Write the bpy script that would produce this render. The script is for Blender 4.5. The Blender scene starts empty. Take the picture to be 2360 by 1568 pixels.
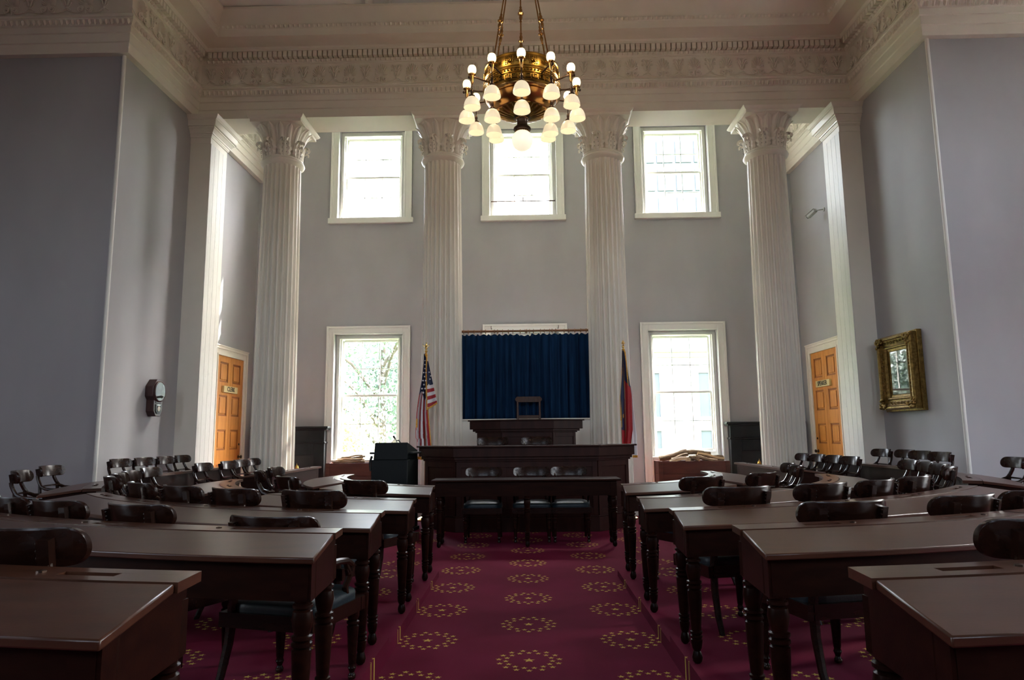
import bpy, bmesh, math, random
from math import sin, cos, pi, radians as RAD, atan2, sqrt, asin, hypot
from mathutils import Matrix, Vector, Euler
random.seed(7)
SC = bpy.context.scene
COL = SC.collection

# ------------------------------------------------------------------ camera
cam_d = bpy.data.cameras.new('camera')
cam_d.sensor_width = 36.0
cam_d.lens = 1583.0 / 2360.0 * 36.0
cam_d.clip_start = 0.02
cam_d.clip_end = 400
cam = bpy.data.objects.new('camera', cam_d)
COL.objects.link(cam)
pitch, roll, yaw = math.atan(219 / 1583.0), RAD(0.6), RAD(1.09)
cam.matrix_world = (Matrix.Translation((0, 0, 1.3)) @ Matrix.Rotation(yaw, 4, 'Z') @ Matrix.Rotation(pitch, 4, 'X')
                    @ Matrix.Rotation(roll, 4, 'Y') @ Matrix.Rotation(pi / 2, 4, 'X'))
SC.camera = cam

# ------------------------------------------------------------------ view, sky, sun
SC.view_settings.view_transform = 'Standard'
SC.view_settings.look = 'None'
SC.view_settings.gamma = 1.0
SC.view_settings.use_curve_mapping = False
SC.view_settings.exposure = 2.86
SC.cycles.use_denoising = True
SC.cycles.max_bounces = 10
SC.cycles.diffuse_bounces = 6
SC.cycles.transparent_max_bounces = 16
SC.cycles.caustics_reflective = False
SC.cycles.caustics_refractive = False
SC.cycles.sample_clamp_indirect = 8.0

SUN_DIR = Vector((1.14, 1.0, 1.85)).normalized()      # towards the sun
world = bpy.data.worlds.new('sky')
SC.world = world
world.use_nodes = True
wn = world.node_tree
wn.nodes.clear()
w_out = wn.nodes.new('ShaderNodeOutputWorld')
w_bg = wn.nodes.new('ShaderNodeBackground')
w_sky = wn.nodes.new('ShaderNodeTexSky')
w_sky.sky_type = 'NISHITA'
w_sky.sun_disc = False
w_sky.sun_elevation = math.asin(SUN_DIR.z)
w_sky.sun_rotation = atan2(SUN_DIR.x, SUN_DIR.y)
w_sky.air_density = 1.0
w_sky.dust_density = 5.0
w_sky.ozone_density = 0.6
w_bg.inputs['Strength'].default_value = 1.0
w_hs = wn.nodes.new('ShaderNodeHueSaturation')
w_hs.inputs['Saturation'].default_value = 0.5
wn.links.new(w_sky.outputs[0], w_hs.inputs['Color'])
wn.links.new(w_hs.outputs[0], w_bg.inputs[0])
wn.links.new(w_bg.outputs[0], w_out.inputs[0])

sun_d = bpy.data.lights.new('sun', 'SUN')
sun_d.energy = 3.4
sun_d.color = (1.0, 0.95, 0.86)
sun_d.angle = RAD(0.6)
sun = bpy.data.objects.new('sun', sun_d)
sun.rotation_euler = (-SUN_DIR).to_track_quat('-Z', 'Y').to_euler()
sun.location = SUN_DIR * 60
COL.objects.link(sun)

def portal(x, y, z, w, h, rz):
    d = bpy.data.lights.new('window_portal', 'AREA')
    d.shape = 'RECTANGLE'
    d.size, d.size_y = w, h
    d.cycles.is_portal = True
    o = bpy.data.objects.new('window_portal', d)
    o.matrix_world = Matrix.Translation((x, y, z)) @ Matrix.Rotation(rz, 4, 'Z') @ Matrix.Rotation(pi / 2, 4, 'X') @ Matrix.Rotation(pi, 4, 'Y')
    # after this the lamp's -Z points along local -Y of the wall (into the room)
    o.matrix_world = Matrix.Translation((x, y, z)) @ Matrix.Rotation(rz, 4, 'Z') @ Matrix.Rotation(-pi / 2, 4, 'X')
    COL.objects.link(o)

# ------------------------------------------------------------------ materials
def new_mat(name):
    m = bpy.data.materials.new(name)
    m.use_nodes = True
    nt = m.node_tree
    b = nt.nodes['Principled BSDF']
    return m, nt, b

def mat(name, col, rough=0.6, metal=0.0, var=0.0, vscale=6.0, stretch=(1, 1, 1), bump=0.0, bscale=40.0, coat=0.0, col2=None, detail=3.0, spec=0.5):
    m, nt, b = new_mat(name)
    b.inputs['Base Color'].default_value = (*col, 1)
    b.inputs['Roughness'].default_value = rough
    b.inputs['Metallic'].default_value = metal
    b.inputs['Specular IOR Level'].default_value = spec
    if coat:
        b.inputs['Coat Weight'].default_value = coat
        b.inputs['Coat Roughness'].default_value = 0.15
    if var or col2 or bump:
        tc = nt.nodes.new('ShaderNodeTexCoord')
        mp = nt.nodes.new('ShaderNodeMapping')
        mp.inputs['Scale'].default_value = stretch
        nt.links.new(tc.outputs['Object'], mp.inputs[0])
    if var or col2:
        n = nt.nodes.new('ShaderNodeTexNoise')
        n.inputs['Scale'].default_value = vscale
        n.inputs['Detail'].default_value = detail
        nt.links.new(mp.outputs[0], n.inputs['Vector'])
        r = nt.nodes.new('ShaderNodeValToRGB')
        a = col
        c2 = col2 if col2 else tuple(min(1, c * (1 + var)) for c in col)
        if not col2:
            a = tuple(c * (1 - var) for c in col)
        r.color_ramp.elements[0].position = 0.32
        r.color_ramp.elements[1].position = 0.68
        r.color_ramp.elements[0].color = (*a, 1)
        r.color_ramp.elements[1].color = (*c2, 1)
        nt.links.new(n.outputs['Fac'], r.inputs[0])
        nt.links.new(r.outputs[0], b.inputs['Base Color'])
    if bump:
        n2 = nt.nodes.new('ShaderNodeTexNoise')
        n2.inputs['Scale'].default_value = bscale
        n2.inputs['Detail'].default_value = 4
        nt.links.new(mp.outputs[0], n2.inputs['Vector'])
        bp = nt.nodes.new('ShaderNodeBump')
        bp.inputs['Strength'].default_value = bump
        bp.inputs['Distance'].default_value = 0.02
        nt.links.new(n2.outputs['Fac'], bp.inputs['Height'])
        nt.links.new(bp.outputs[0], b.inputs['Normal'])
    return m

M = {}
M['wall'] = mat('wall_plaster', (0.375, 0.370, 0.386), 0.75, var=0.05, vscale=1.3, bump=0.05, bscale=6, stretch=(1, 1, 0.5))
M['trim'] = mat('cream_paint', (0.735, 0.69, 0.605), 0.42, var=0.03, vscale=2)
M['window_paint'] = mat('white_window_paint', (0.72, 0.72, 0.68), 0.4, var=0.02, vscale=2)
M['ceiling'] = mat('ceiling_paint', (0.85, 0.85, 0.82), 0.7, var=0.02, vscale=1)
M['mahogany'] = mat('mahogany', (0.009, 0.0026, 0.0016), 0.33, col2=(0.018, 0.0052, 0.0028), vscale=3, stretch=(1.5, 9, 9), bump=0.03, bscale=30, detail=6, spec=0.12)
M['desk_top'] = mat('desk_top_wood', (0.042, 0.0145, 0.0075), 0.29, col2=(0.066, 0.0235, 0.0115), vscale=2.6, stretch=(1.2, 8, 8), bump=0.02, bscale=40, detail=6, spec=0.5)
M['chair_wood'] = mat('chair_wood', (0.011, 0.0038, 0.0024), 0.27, col2=(0.022, 0.0078, 0.0044), vscale=4, stretch=(2, 8, 8), detail=5, spec=0.28)
M['rostrum_wood'] = mat('rostrum_wood', (0.019, 0.0058, 0.0044), 0.46, col2=(0.034, 0.0105, 0.0075), vscale=2, stretch=(5, 5, 1), detail=5, spec=0.16)
M['leather'] = mat('teal_leather', (0.008, 0.018, 0.025), 0.42, var=0.12, vscale=14, bump=0.08, bscale=90, spec=0.4)
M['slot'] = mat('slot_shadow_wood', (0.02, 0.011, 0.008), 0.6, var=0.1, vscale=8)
M['brass'] = mat('brass', (0.62, 0.40, 0.12), 0.28, 1.0, var=0.08, vscale=9)
M['copper'] = mat('aged_bronze', (0.42, 0.22, 0.075), 0.24, 1.0, var=0.15, vscale=7)
M['gilt_bronze'] = mat('gilt_bronze', (0.17, 0.095, 0.02), 0.34, 1.0, var=0.3, vscale=12, bump=0.1, bscale=50)
M['dark_bronze'] = mat('dark_bronze', (0.06, 0.035, 0.025), 0.35, 0.8, var=0.15, vscale=10)
M['door_wood'] = mat('varnished_pine', (0.50, 0.185, 0.030), 0.38, col2=(0.64, 0.27, 0.055), vscale=3, stretch=(7, 7, 0.8), detail=6)
M['door_moulding'] = mat('door_moulding', (0.30, 0.095, 0.018), 0.42, var=0.12, vscale=5)
M['plaque'] = mat('brass_plate', (0.66, 0.55, 0.27), 0.35, 0.2, var=0.05, vscale=8)
M['black_paint'] = mat('black_paint', (0.006, 0.006, 0.007), 0.4, var=0.1, vscale=5)
M['mantel'] = mat('black_marble', (0.005, 0.006, 0.007), 0.35, col2=(0.012, 0.013, 0.015), vscale=4, detail=8, spec=0.3)
M['lectern'] = mat('lectern_laminate', (0.003, 0.005, 0.0055), 0.5, var=0.1, vscale=6, spec=0.25)
M['curtain'] = mat('blue_curtain_velvet', (0.005, 0.024, 0.064), 0.85, var=0.25, vscale=5, stretch=(3, 3, 0.4), spec=0.1)
M['speaker_wood'] = mat('speaker_chair_wood', (0.040, 0.016, 0.009), 0.4, col2=(0.065, 0.027, 0.015), vscale=4, stretch=(6, 6, 1.5), spec=0.3)
M['rod'] = mat('curtain_rod_wood', (0.20, 0.085, 0.03), 0.4, var=0.15, vscale=6, stretch=(1, 6, 6))
M['gold'] = mat('gold_fringe', (0.62, 0.30, 0.03), 0.55, var=0.25, vscale=60)
M['flag_red'] = mat('flag_red', (0.36, 0.012, 0.018), 0.6, var=0.08, vscale=8)
M['flag_white'] = mat('flag_white', (0.70, 0.66, 0.67), 0.6, var=0.04, vscale=8)
M['flag_blue'] = mat('flag_blue', (0.008, 0.014, 0.055), 0.6, var=0.1, vscale=8)
M['box_wood'] = mat('wood_box_stain', (0.052, 0.0115, 0.007), 0.5, col2=(0.088, 0.022, 0.011), vscale=2.2, stretch=(1, 6, 6), detail=6, spec=0.25)
M['bark'] = mat('log_bark', (0.10, 0.06, 0.035), 0.9, col2=(0.26, 0.17, 0.10), vscale=16, stretch=(1, 5, 5), bump=0.5, bscale=25)
M['cut_wood'] = mat('split_wood', (0.46, 0.30, 0.16), 0.8, col2=(0.60, 0.43, 0.26), vscale=9, stretch=(1, 6, 6))
M['gilt'] = mat('gilt_frame', (0.11, 0.062, 0.014), 0.38, 0.85, col2=(0.26, 0.16, 0.042), vscale=22, bump=0.35, bscale=60)
M['mat_board'] = mat('picture_mat', (0.40, 0.33, 0.26), 0.8, var=0.05, vscale=8)
M['print'] = mat('dark_engraving', (0.03, 0.028, 0.028), 0.7, col2=(0.09, 0.085, 0.08), vscale=9)
M['dial'] = mat('clock_dial', (0.62, 0.58, 0.50), 0.5, var=0.03, vscale=8)
M['clock_wood'] = mat('clock_case_wood', (0.045, 0.016, 0.014), 0.3, var=0.2, vscale=5, stretch=(6, 6, 1))
M['silver'] = mat('steel', (0.55, 0.55, 0.54), 0.3, 1.0, var=0.05, vscale=10)
M['camera_body'] = mat('camera_housing', (0.33, 0.34, 0.31), 0.5, var=0.05, vscale=10)
M['foliage_green'] = mat('green_leaves', (0.13, 0.19, 0.15), 0.6, col2=(0.22, 0.29, 0.22), vscale=1.2)
M['foliage_yellow'] = mat('autumn_leaves', (0.40, 0.36, 0.15), 0.6, col2=(0.50, 0.44, 0.22), vscale=1.2)
M['foliage_deep'] = mat('deep_green_leaves', (0.10, 0.20, 0.06), 0.6, col2=(0.20, 0.30, 0.08), vscale=1.2)
M['trunk'] = mat('tree_bark', (0.10, 0.08, 0.06), 0.9, var=0.3, vscale=6)
M['grass'] = mat('lawn', (0.08, 0.14, 0.04), 0.9, var=0.25, vscale=0.6)
M['limestone'] = mat('limestone', (0.50, 0.48, 0.46), 0.85, var=0.05, vscale=0.8)
M['far_glass'] = mat('tinted_far_glass', (0.112, 0.122, 0.126), 0.5, 0.0, var=0.15, vscale=0.5, spec=0.05)
M['tower_panel'] = mat('tower_panel', (0.13, 0.15, 0.18), 0.6, var=0.05, vscale=0.5)

# anta boards: cream paint with fine vertical drying cracks
def crack_mat():
    m, nt, b = new_mat('cracked_board_paint')
    tc = nt.nodes.new('ShaderNodeTexCoord'); mp = nt.nodes.new('ShaderNodeMapping')
    mp.inputs['Scale'].default_value = (9, 9, 0.40)
    n = nt.nodes.new('ShaderNodeTexNoise'); n.inputs['Scale'].default_value = 1.6; n.inputs['Detail'].default_value = 2
    r = nt.nodes.new('ShaderNodeValToRGB')
    e = r.color_ramp.elements
    e[0].position = 0.494; e[0].color = (0.70, 0.68, 0.63, 1)
    e[1].position = 0.506; e[1].color = (0.70, 0.68, 0.63, 1)
    x = e.new(0.5); x.color = (0.48, 0.46, 0.43, 1)
    nt.links.new(tc.outputs['Object'], mp.inputs[0]); nt.links.new(mp.outputs[0], n.inputs['Vector'])
    nt.links.new(n.outputs['Fac'], r.inputs[0]); nt.links.new(r.outputs[0], b.inputs['Base Color'])
    b.inputs['Roughness'].default_value = 0.5
    return m
M['anta'] = crack_mat()

def glass_mat(name, gloss=0.07):
    m = bpy.data.materials.new(name); m.use_nodes = True
    nt = m.node_tree; nt.nodes.clear()
    o = nt.nodes.new('ShaderNodeOutputMaterial'); mx = nt.nodes.new('ShaderNodeMixShader')
    t = nt.nodes.new('ShaderNodeBsdfTransparent'); g = nt.nodes.new('ShaderNodeBsdfGlossy')
    t.inputs['Color'].default_value = (0.95, 0.97, 0.97, 1)
    g.inputs['Roughness'].default_value = 0.02
    lw = nt.nodes.new('ShaderNodeFresnel'); lw.inputs['IOR'].default_value = 1.5
    nt.links.new(lw.outputs[0], mx.inputs[0])
    nt.links.new(t.outputs[0], mx.inputs[1]); nt.links.new(g.outputs[0], mx.inputs[2]); nt.links.new(mx.outputs[0], o.inputs[0])
    return m
M['glass'] = glass_mat('window_glass')

def lamp_mat(name, col, strength):
    m, nt, b = new_mat(name)
    b.inputs['Base Color'].default_value = (0.85, 0.80, 0.70, 1)
    b.inputs['Roughness'].default_value = 0.35
    b.inputs['Emission Color'].default_value = (*col, 1)
    b.inputs['Emission Strength'].default_value = strength
    return m
M['shade'] = lamp_mat('opal_shade_glass', (1.0, 0.80, 0.50), 0.085)
M['bulb'] = lamp_mat('lit_globe', (1.0, 0.82, 0.44), 0.26)
M['globe'] = lamp_mat('large_lit_globe', (1.0, 0.90, 0.66), 0.12)

# carpet with rings of stars, half-drop repeat
class X:
    nt = None
    def __init__(s, v): s.v = v
    @staticmethod
    def op(kind, *a):
        n = X.nt.nodes.new('ShaderNodeMath'); n.operation = kind
        for i, q in enumerate(a):
            q = q.v if isinstance(q, X) else q
            if isinstance(q, (int, float)): n.inputs[i].default_value = q
            else: X.nt.links.new(q, n.inputs[i])
        return X(n.outputs[0])
    def __add__(s, o): return X.op('ADD', s, o)
    def __sub__(s, o): return X.op('SUBTRACT', s, o)
    def __mul__(s, o): return X.op('MULTIPLY', s, o)
    def __truediv__(s, o): return X.op('DIVIDE', s, o)

def carpet_mat():
    m, nt, b = new_mat('star_carpet')
    X.nt = nt
    g = nt.nodes.new('ShaderNodeNewGeometry'); sp = nt.nodes.new('ShaderNodeSeparateXYZ')
    nt.links.new(g.outputs['Position'], sp.inputs[0])
    x, y = X(sp.outputs[0]), X(sp.outputs[1])
    i = X.op('ROUND', x / 0.65)
    px = x - i * 0.65
    par = X.op('FLOORED_MODULO', i, 2.0)
    yo = y - 4.215 - par * 0.400
    py = yo - X.op('ROUND', yo / 0.767) * 0.767
    ang = X.op('ARCTAN2', py, px)
    def star(sx, sy, ro):
        sr = X.op('SQRT', sx * sx + sy * sy)
        sa = X.op('ARCTAN2', sx, sy)
        st = 2 * pi / 5
        t = X.op('ABSOLUTE', sa - X.op('ROUND', sa / st) * st)
        ax, ri = ro, ro * 0.42
        bx, by = ri * cos(pi / 5), ri * sin(pi / 5)
        qx, qy = sr * X.op('COSINE', t), sr * X.op('SINE', t)
        c = qy * (bx - ax) - (qx - ax) * by
        return X.op('GREATER_THAN', c, 0.0)
    def ring(R, n, ph, ro):
        st = 2 * pi / n
        ac = X.op('ROUND', (ang - ph) / st) * st + ph
        return star(px - X.op('COSINE', ac) * R, py - X.op('SINE', ac) * R, ro)
    k = X.op('MAXIMUM', ring(0.178, 15, -pi / 2, 0.0215), ring(0.136, 15, pi / 2, 0.0205))
    k = X.op('MAXIMUM', k, star(px, py, 0.037))
    n = nt.nodes.new('ShaderNodeTexNoise'); n.inputs['Scale'].default_value = 2.2; n.inputs['Detail'].default_value = 5
    nt.links.new(g.outputs['Position'], n.inputs['Vector'])
    r = nt.nodes.new('ShaderNodeValToRGB')
    r.color_ramp.elements[0].position = 0.3; r.color_ramp.elements[1].position = 0.7
    r.color_ramp.elements[0].color = (0.118, 0.0075, 0.026, 1); r.color_ramp.elements[1].color = (0.146, 0.010, 0.037, 1)
    nt.links.new(n.outputs['Fac'], r.inputs[0])
    mx = nt.nodes.new('ShaderNodeMix'); mx.data_type = 'RGBA'
    nt.links.new(k.v, mx.inputs[0]); nt.links.new(r.outputs[0], mx.inputs[6])
    mx.inputs[7].default_value = (0.54, 0.38, 0.085, 1)
    nt.links.new(mx.outputs[2], b.inputs['Base Color'])
    b.inputs['Roughness'].default_value = 0.95
    b.inputs['Specular IOR Level'].default_value = 0.1
    n2 = nt.nodes.new('ShaderNodeTexNoise'); n2.inputs['Scale'].default_value = 260
    nt.links.new(g.outputs['Position'], n2.inputs['Vector'])
    bp = nt.nodes.new('ShaderNodeBump'); bp.inputs['Strength'].default_value = 0.25; bp.inputs['Distance'].default_value = 0.004
    nt.links.new(n2.outputs['Fac'], bp.inputs['Height']); nt.links.new(bp.outputs[0], b.inputs['Normal'])
    return m
M['carpet'] = carpet_mat()

# ------------------------------------------------------------------ mesh helpers
class MB:
    def __init__(s): s.v = []; s.f = []; s.m = []
    def add(s, vs, fs, mi=0, T=None):
        o = len(s.v)
        if T is not None: vs = [tuple(T @ Vector(p)) for p in vs]
        s.v += [tuple(p) for p in vs]
        s.f += [tuple(i + o for i in f) for f in fs]
        s.m += [mi] * len(fs)
        return s
    def box(s, x0, x1, y0, y1, z0, z1, mi=0, T=None):
        vs = [(x0, y0, z0), (x1, y0, z0), (x1, y1, z0), (x0, y1, z0), (x0, y0, z1), (x1, y0, z1), (x1, y1, z1), (x0, y1, z1)]
        fs = [(0, 3, 2, 1), (4, 5, 6, 7), (0, 1, 5, 4), (1, 2, 6, 5), (2, 3, 7, 6), (3, 0, 4, 7)]
        return s.add(vs, fs, mi, T)
    def lathe(s, prof, n=16, mi=0, T=None):
        vs, fs = [], []
        for (r, z) in prof:
            for k in range(n):
                a = 2 * pi * k / n
                vs.append((r * cos(a), r * sin(a), z))
        for j in range(len(prof) - 1):
            for k in range(n):
                k2 = (k + 1) % n
                fs.append((j * n + k, j * n + k2, (j + 1) * n + k2, (j + 1) * n + k))
        if prof[0][0] > 1e-4: fs.append(tuple(range(n - 1, -1, -1)))
        if prof[-1][0] > 1e-4: fs.append(tuple((len(prof) - 1) * n + k for k in range(n)))
        return s.add(vs, fs, mi, T)
    def tube(s, pts, r, n=8, mi=0, T=None, cap=True, flat=None):
        pts = [Vector(p) for p in pts]
        vs, fs = [], []
        up = None
        for i, p in enumerate(pts):
            a = pts[max(i - 1, 0)]; b = pts[min(i + 1, len(pts) - 1)]
            d = (b - a).normalized()
            if up is None:
                up = Vector((0, 0, 1)) if abs(d.z) < 0.9 else Vector((1, 0, 0))
            sd = d.cross(up).normalized(); up2 = sd.cross(d).normalized(); up = up2
            rr = r[i] if isinstance(r, (list, tuple)) else r
            ra, rb = (rr if flat is None else rr), (rr if flat is None else rr * flat)
            for k in range(n):
                t = 2 * pi * (k + 0.5) / n
                vs.append(tuple(p + sd * (ra * cos(t)) + up2 * (rb * sin(t))))
        for i in range(len(pts) - 1):
            for k in range(n):
                k2 = (k + 1) % n
                fs.append((i * n + k, i * n + k2, (i + 1) * n + k2, (i + 1) * n + k))
        if cap:
            fs.append(tuple(range(n - 1, -1, -1))); fs.append(tuple((len(pts) - 1) * n + k for k in range(n)))
        return s.add(vs, fs, mi, T)
    def prism(s, poly, z0, z1, mi=0, T=None):
        n = len(poly)
        vs = [(x, y, z0) for x, y in poly] + [(x, y, z1) for x, y in poly]
        fs = [tuple(range(n - 1, -1, -1)), tuple(range(n, 2 * n))] + [(i, (i + 1) % n, (i + 1) % n + n, i + n) for i in range(n)]
        return s.add(vs, fs, mi, T)
    def grid(s, fn, nu, nv, mi=0, T=None, mif=None):
        vs = [fn(i / nu, j / nv) for j in range(nv + 1) for i in range(nu + 1)]
        o = len(s.v)
        if T is not None: vs = [tuple(T @ Vector(p)) for p in vs]
        s.v += [tuple(p) for p in vs]
        for j in range(nv):
            for i in range(nu):
                a = o + j * (nu + 1) + i
                s.f.append((a, a + 1, a + nu + 2, a + nu + 1))
                s.m.append(mif((i + .5) / nu, (j + .5) / nv) if mif else mi)
        return s
    def ball(s, c, r, n=12, k=8, mi=0, sz=1.0):
        prof = [(max(1e-5, r * sin(pi * i / k)), -r * sz * cos(pi * i / k)) for i in range(k + 1)]
        return s.lathe(prof, n, mi, Matrix.Translation(c))
    def mesh(s, name, mats, smooth=True, ang=35):
        me = bpy.data.meshes.new(name)
        me.from_pydata(s.v, [], s.f)
        mats = mats if isinstance(mats, (list, tuple)) else [mats]
        for q in mats: me.materials.append(q)
        if len(mats) > 1: me.polygons.foreach_set('material_index', s.m)
        if smooth:
            me.polygons.foreach_set('use_smooth', [True] * len(me.polygons))
            me.set_sharp_from_angle(angle=RAD(ang))
        me.update()
        return me
    def build(s, name, mats, parent=None, smooth=True, ang=35, loc=None, rz=0, bevel=0, solid=0):
        o = bpy.data.objects.new(name, s.mesh(name, mats, smooth, ang))
        COL.objects.link(o)
        if parent: o.parent = parent
        if loc: o.location = loc
        if rz: o.rotation_euler = (0, 0, rz)
        if solid:
            md = o.modifiers.new('thick', 'SOLIDIFY'); md.thickness = solid; md.offset = 0
        if bevel:
            md = o.modifiers.new('bevel', 'BEVEL'); md.width = bevel; md.segments = 2; md.limit_method = 'ANGLE'; md.angle_limit = RAD(40)
        return o

def inst(me, name, parent=None, loc=(0, 0, 0), rot=(0, 0, 0), scale=None):
    o = bpy.data.objects.new(name, me); COL.objects.link(o)
    if parent: o.parent = parent
    o.location = loc; o.rotation_euler = rot
    if scale: o.scale = scale
    return o

def thing(name, label, cat, loc=(0, 0, 0), rz=0, group=None):
    o = bpy.data.objects.new(name, None); COL.objects.link(o)
    o.location = loc; o.rotation_euler = (0, 0, rz)
    o['label'] = label; o['category'] = cat
    if group: o['group'] = group
    return o
def tag(o, label, cat, group=None):
    o['label'] = label; o['category'] = cat
    if group: o['group'] = group
    return o
def struct(name, loc=(0, 0, 0), rz=0):
    o = bpy.data.objects.new(name, None); COL.objects.link(o)
    o.location = loc; o.rotation_euler = (0, 0, rz); o['kind'] = 'structure'
    return o
def st(o): o['kind'] = 'structure'; return o
def stuff(o): o['kind'] = 'stuff'; return o
def copy_tree(o, parent=None):
    c = o.copy(); COL.objects.link(c)
    if parent: c.parent = parent
    for ch in o.children: copy_tree(ch, c)
    return c
# ------------------------------------------------------------------ room
XW, YB, YF, XO, ZC = 5.87, 14.6, 9.4, 8.8, 8.66      # hall half width, back wall, facing walls, outer half width, flat ceiling
CY = 8.6                                              # centre of the curved desk rows

def wall(name, w, h, holes, thick=0.42, loc=(0, 0, 0), rz=0, m=None):
    """local: front face y=0 (room on -y), x from -w/2; holes = (x0,x1,z0,z1)"""
    xs = sorted({-w / 2, w / 2, *[q for ho in holes for q in ho[:2]]})
    zs = sorted({0.0, h, *[q for ho in holes for q in ho[2:]]})
    b = MB()
    for i in range(len(xs) - 1):
        for j in range(len(zs) - 1):
            cx, cz = (xs[i] + xs[i + 1]) / 2, (zs[j] + zs[j + 1]) / 2
            if any(a < cx < c and d < cz < e for a, c, d, e in holes): continue
            for y, fl in ((0, 0), (thick, 1)):
                q = [(xs[i], y, zs[j]), (xs[i + 1], y, zs[j]), (xs[i + 1], y, zs[j + 1]), (xs[i], y, zs[j + 1])]
                b.add(q, [(0, 1, 2, 3) if not fl else (3, 2, 1, 0)])
    for a, c, d, e in holes:
        P = lambda x, y, z: (x, y, z)
        b.add([P(a, 0, d), P(a, thick, d), P(a, thick, e), P(a, 0, e)], [(0, 1, 2, 3)])
        b.add([P(c, 0, d), P(c, 0, e), P(c, thick, e), P(c, thick, d)], [(0, 1, 2, 3)])
        b.add([P(a, 0, d), P(c, 0, d), P(c, thick, d), P(a, thick, d)], [(0, 1, 2, 3)])
        b.add([P(a, 0, e), P(a, thick, e), P(c, thick, e), P(c, 0, e)], [(0, 1, 2, 3)])
    b.box(-w / 2, w / 2, 0.001, thick, h - 0.001, h)
    return st(b.build(name, m or M['wall'], loc=loc, rz=rz, smooth=False))

# floor and carpeted tiers
fl = st(MB().box(-XO, XO, -7.2, YB + 0.3, -0.12, 0).build('floor', M['carpet'], smooth=False))
AX = 0.83
TIERS = [(2.15, 3.3, 0.05), (3.3, 4.42, 0.08), (4.42, 5.5, 0.12), (5.5, 6.62, 0.15), (6.62, 8.35, 0.18)]
SIDE = [(2.15, 3.3, 0.05, 9.0), (3.3, 4.3, 0.08, 11.3), (4.3, 5.0, 0.12, 11.3), (5.0, XW - 0.002, 0.15, 11.3)]
def pol(r, a, s): return (s * r * sin(a), CY - r * cos(a))
for s in (-1, 1):
    for (r0, r1, T) in TIERS:
        b = MB(); n = 40
        top, bot = [], []
        for k in range(n + 1):
            a0, a1 = asin(AX / r0), asin(AX / r1)
            p0 = pol(r0, a0 + (pi / 2 - a0) * k / n, s); p1 = pol(r1, a1 + (pi / 2 - a1) * k / n, s)
            top += [(*p0, T), (*p1, T)]; bot += [(*p0, -0.01), (*p1, -0.01)]
        N = len(top); fs = []
        for k in range(n):
            i = 2 * k
            fs += [(i, i + 1, i + 3, i + 2), (i, i + 2, N + i + 2, N + i), (i + 1, N + i + 1, N + i + 3, i + 3)]
        fs += [(0, N, N + 1, 1), (N - 2, N - 1, 2 * N - 1, 2 * N - 2)]
        b.add(top + bot, fs)
        b.build('tier', M['carpet'], fl, smooth=False)
    for (x0, x1, T, y1) in SIDE:
        a, c = sorted((s * x0, s * x1))
        MB().box(a, c, CY - 0.001, y1, -0.01, T).build('tier', M['carpet'], fl, smooth=False)

# walls
HU = (6.06, 8.14)       # upper window opening z
HL = (0.81, 3.49)       # lower window opening z
WX = (-3.365, 0.0, 3.365)
HW = 0.735
holes = [(x - HW, x + HW, *z) for x in WX for z in (HU, HL)]
wall('wall_back', 2 * XW, ZC, holes, loc=(0, YB, 0))
for s, nm in ((-1, 'left'), (1, 'right')):
    a, c = sorted((s * XW, s * (XW + 0.42)))
    st(MB().box(a, c, YF + 0.001, YB + 0.42, 0, ZC).build('wall_' + nm, M['wall'], smooth=False))
    a, c = sorted((s * (XW + 0.42), s * XO))
    w = MB().box(a, c, YF, YF + 0.42, 0, ZC)
    a, c = sorted((s * XW, s * (XW + 0.42)))
    w.box(a, c, YF - 0.0, YF + 0.001, 0, ZC)
    st(w.build('wall_front_' + nm, M['wall'], smooth=False))
SIDE_WINDOWS = {-1: [(1.0, 1.0, 3.6), (1.0, 5.2, 7.4)], 1: [(6.2, 1.0, 3.6), (6.2, 5.2, 7.4), (1.0, 1.0, 3.6)]}       # y centre, z0, z1; unseen, upper ones added to light the entablature
for s, nm in ((-1, 'left'), (1, 'right')):
    L = YF + 7.2
    hs = [((yc - (YF - 7.2) / 2) * (-s) - HW if False else ((yc - (YF - 7.2) / 2) * (-1 if s > 0 else 1)) - HW,
           ((yc - (YF - 7.2) / 2) * (-1 if s > 0 else 1)) + HW, z0, z1) for yc, z0, z1 in SIDE_WINDOWS[s]]
    # left wall: local +x -> +Y (rz=+90); right wall: local +x -> -Y (rz=-90)
    wall('wall_outer_' + nm, L, ZC, hs, loc=(s * XO, (YF - 7.2) / 2, 0), rz=(pi / 2 if s < 0 else -pi / 2))
REAR = [(-5.0, 4.9, 8.1), (0.0, 4.9, 8.1), (5.0, 4.9, 8.1)]  # unseen windows, added to light the columns and entablature from behind the camera
wall('wall_rear', 2 * XO, ZC, [(-x - HW, -x + HW, a, c) for x, a, c in REAR], loc=(0, -7.2, 0), rz=pi)

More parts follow.
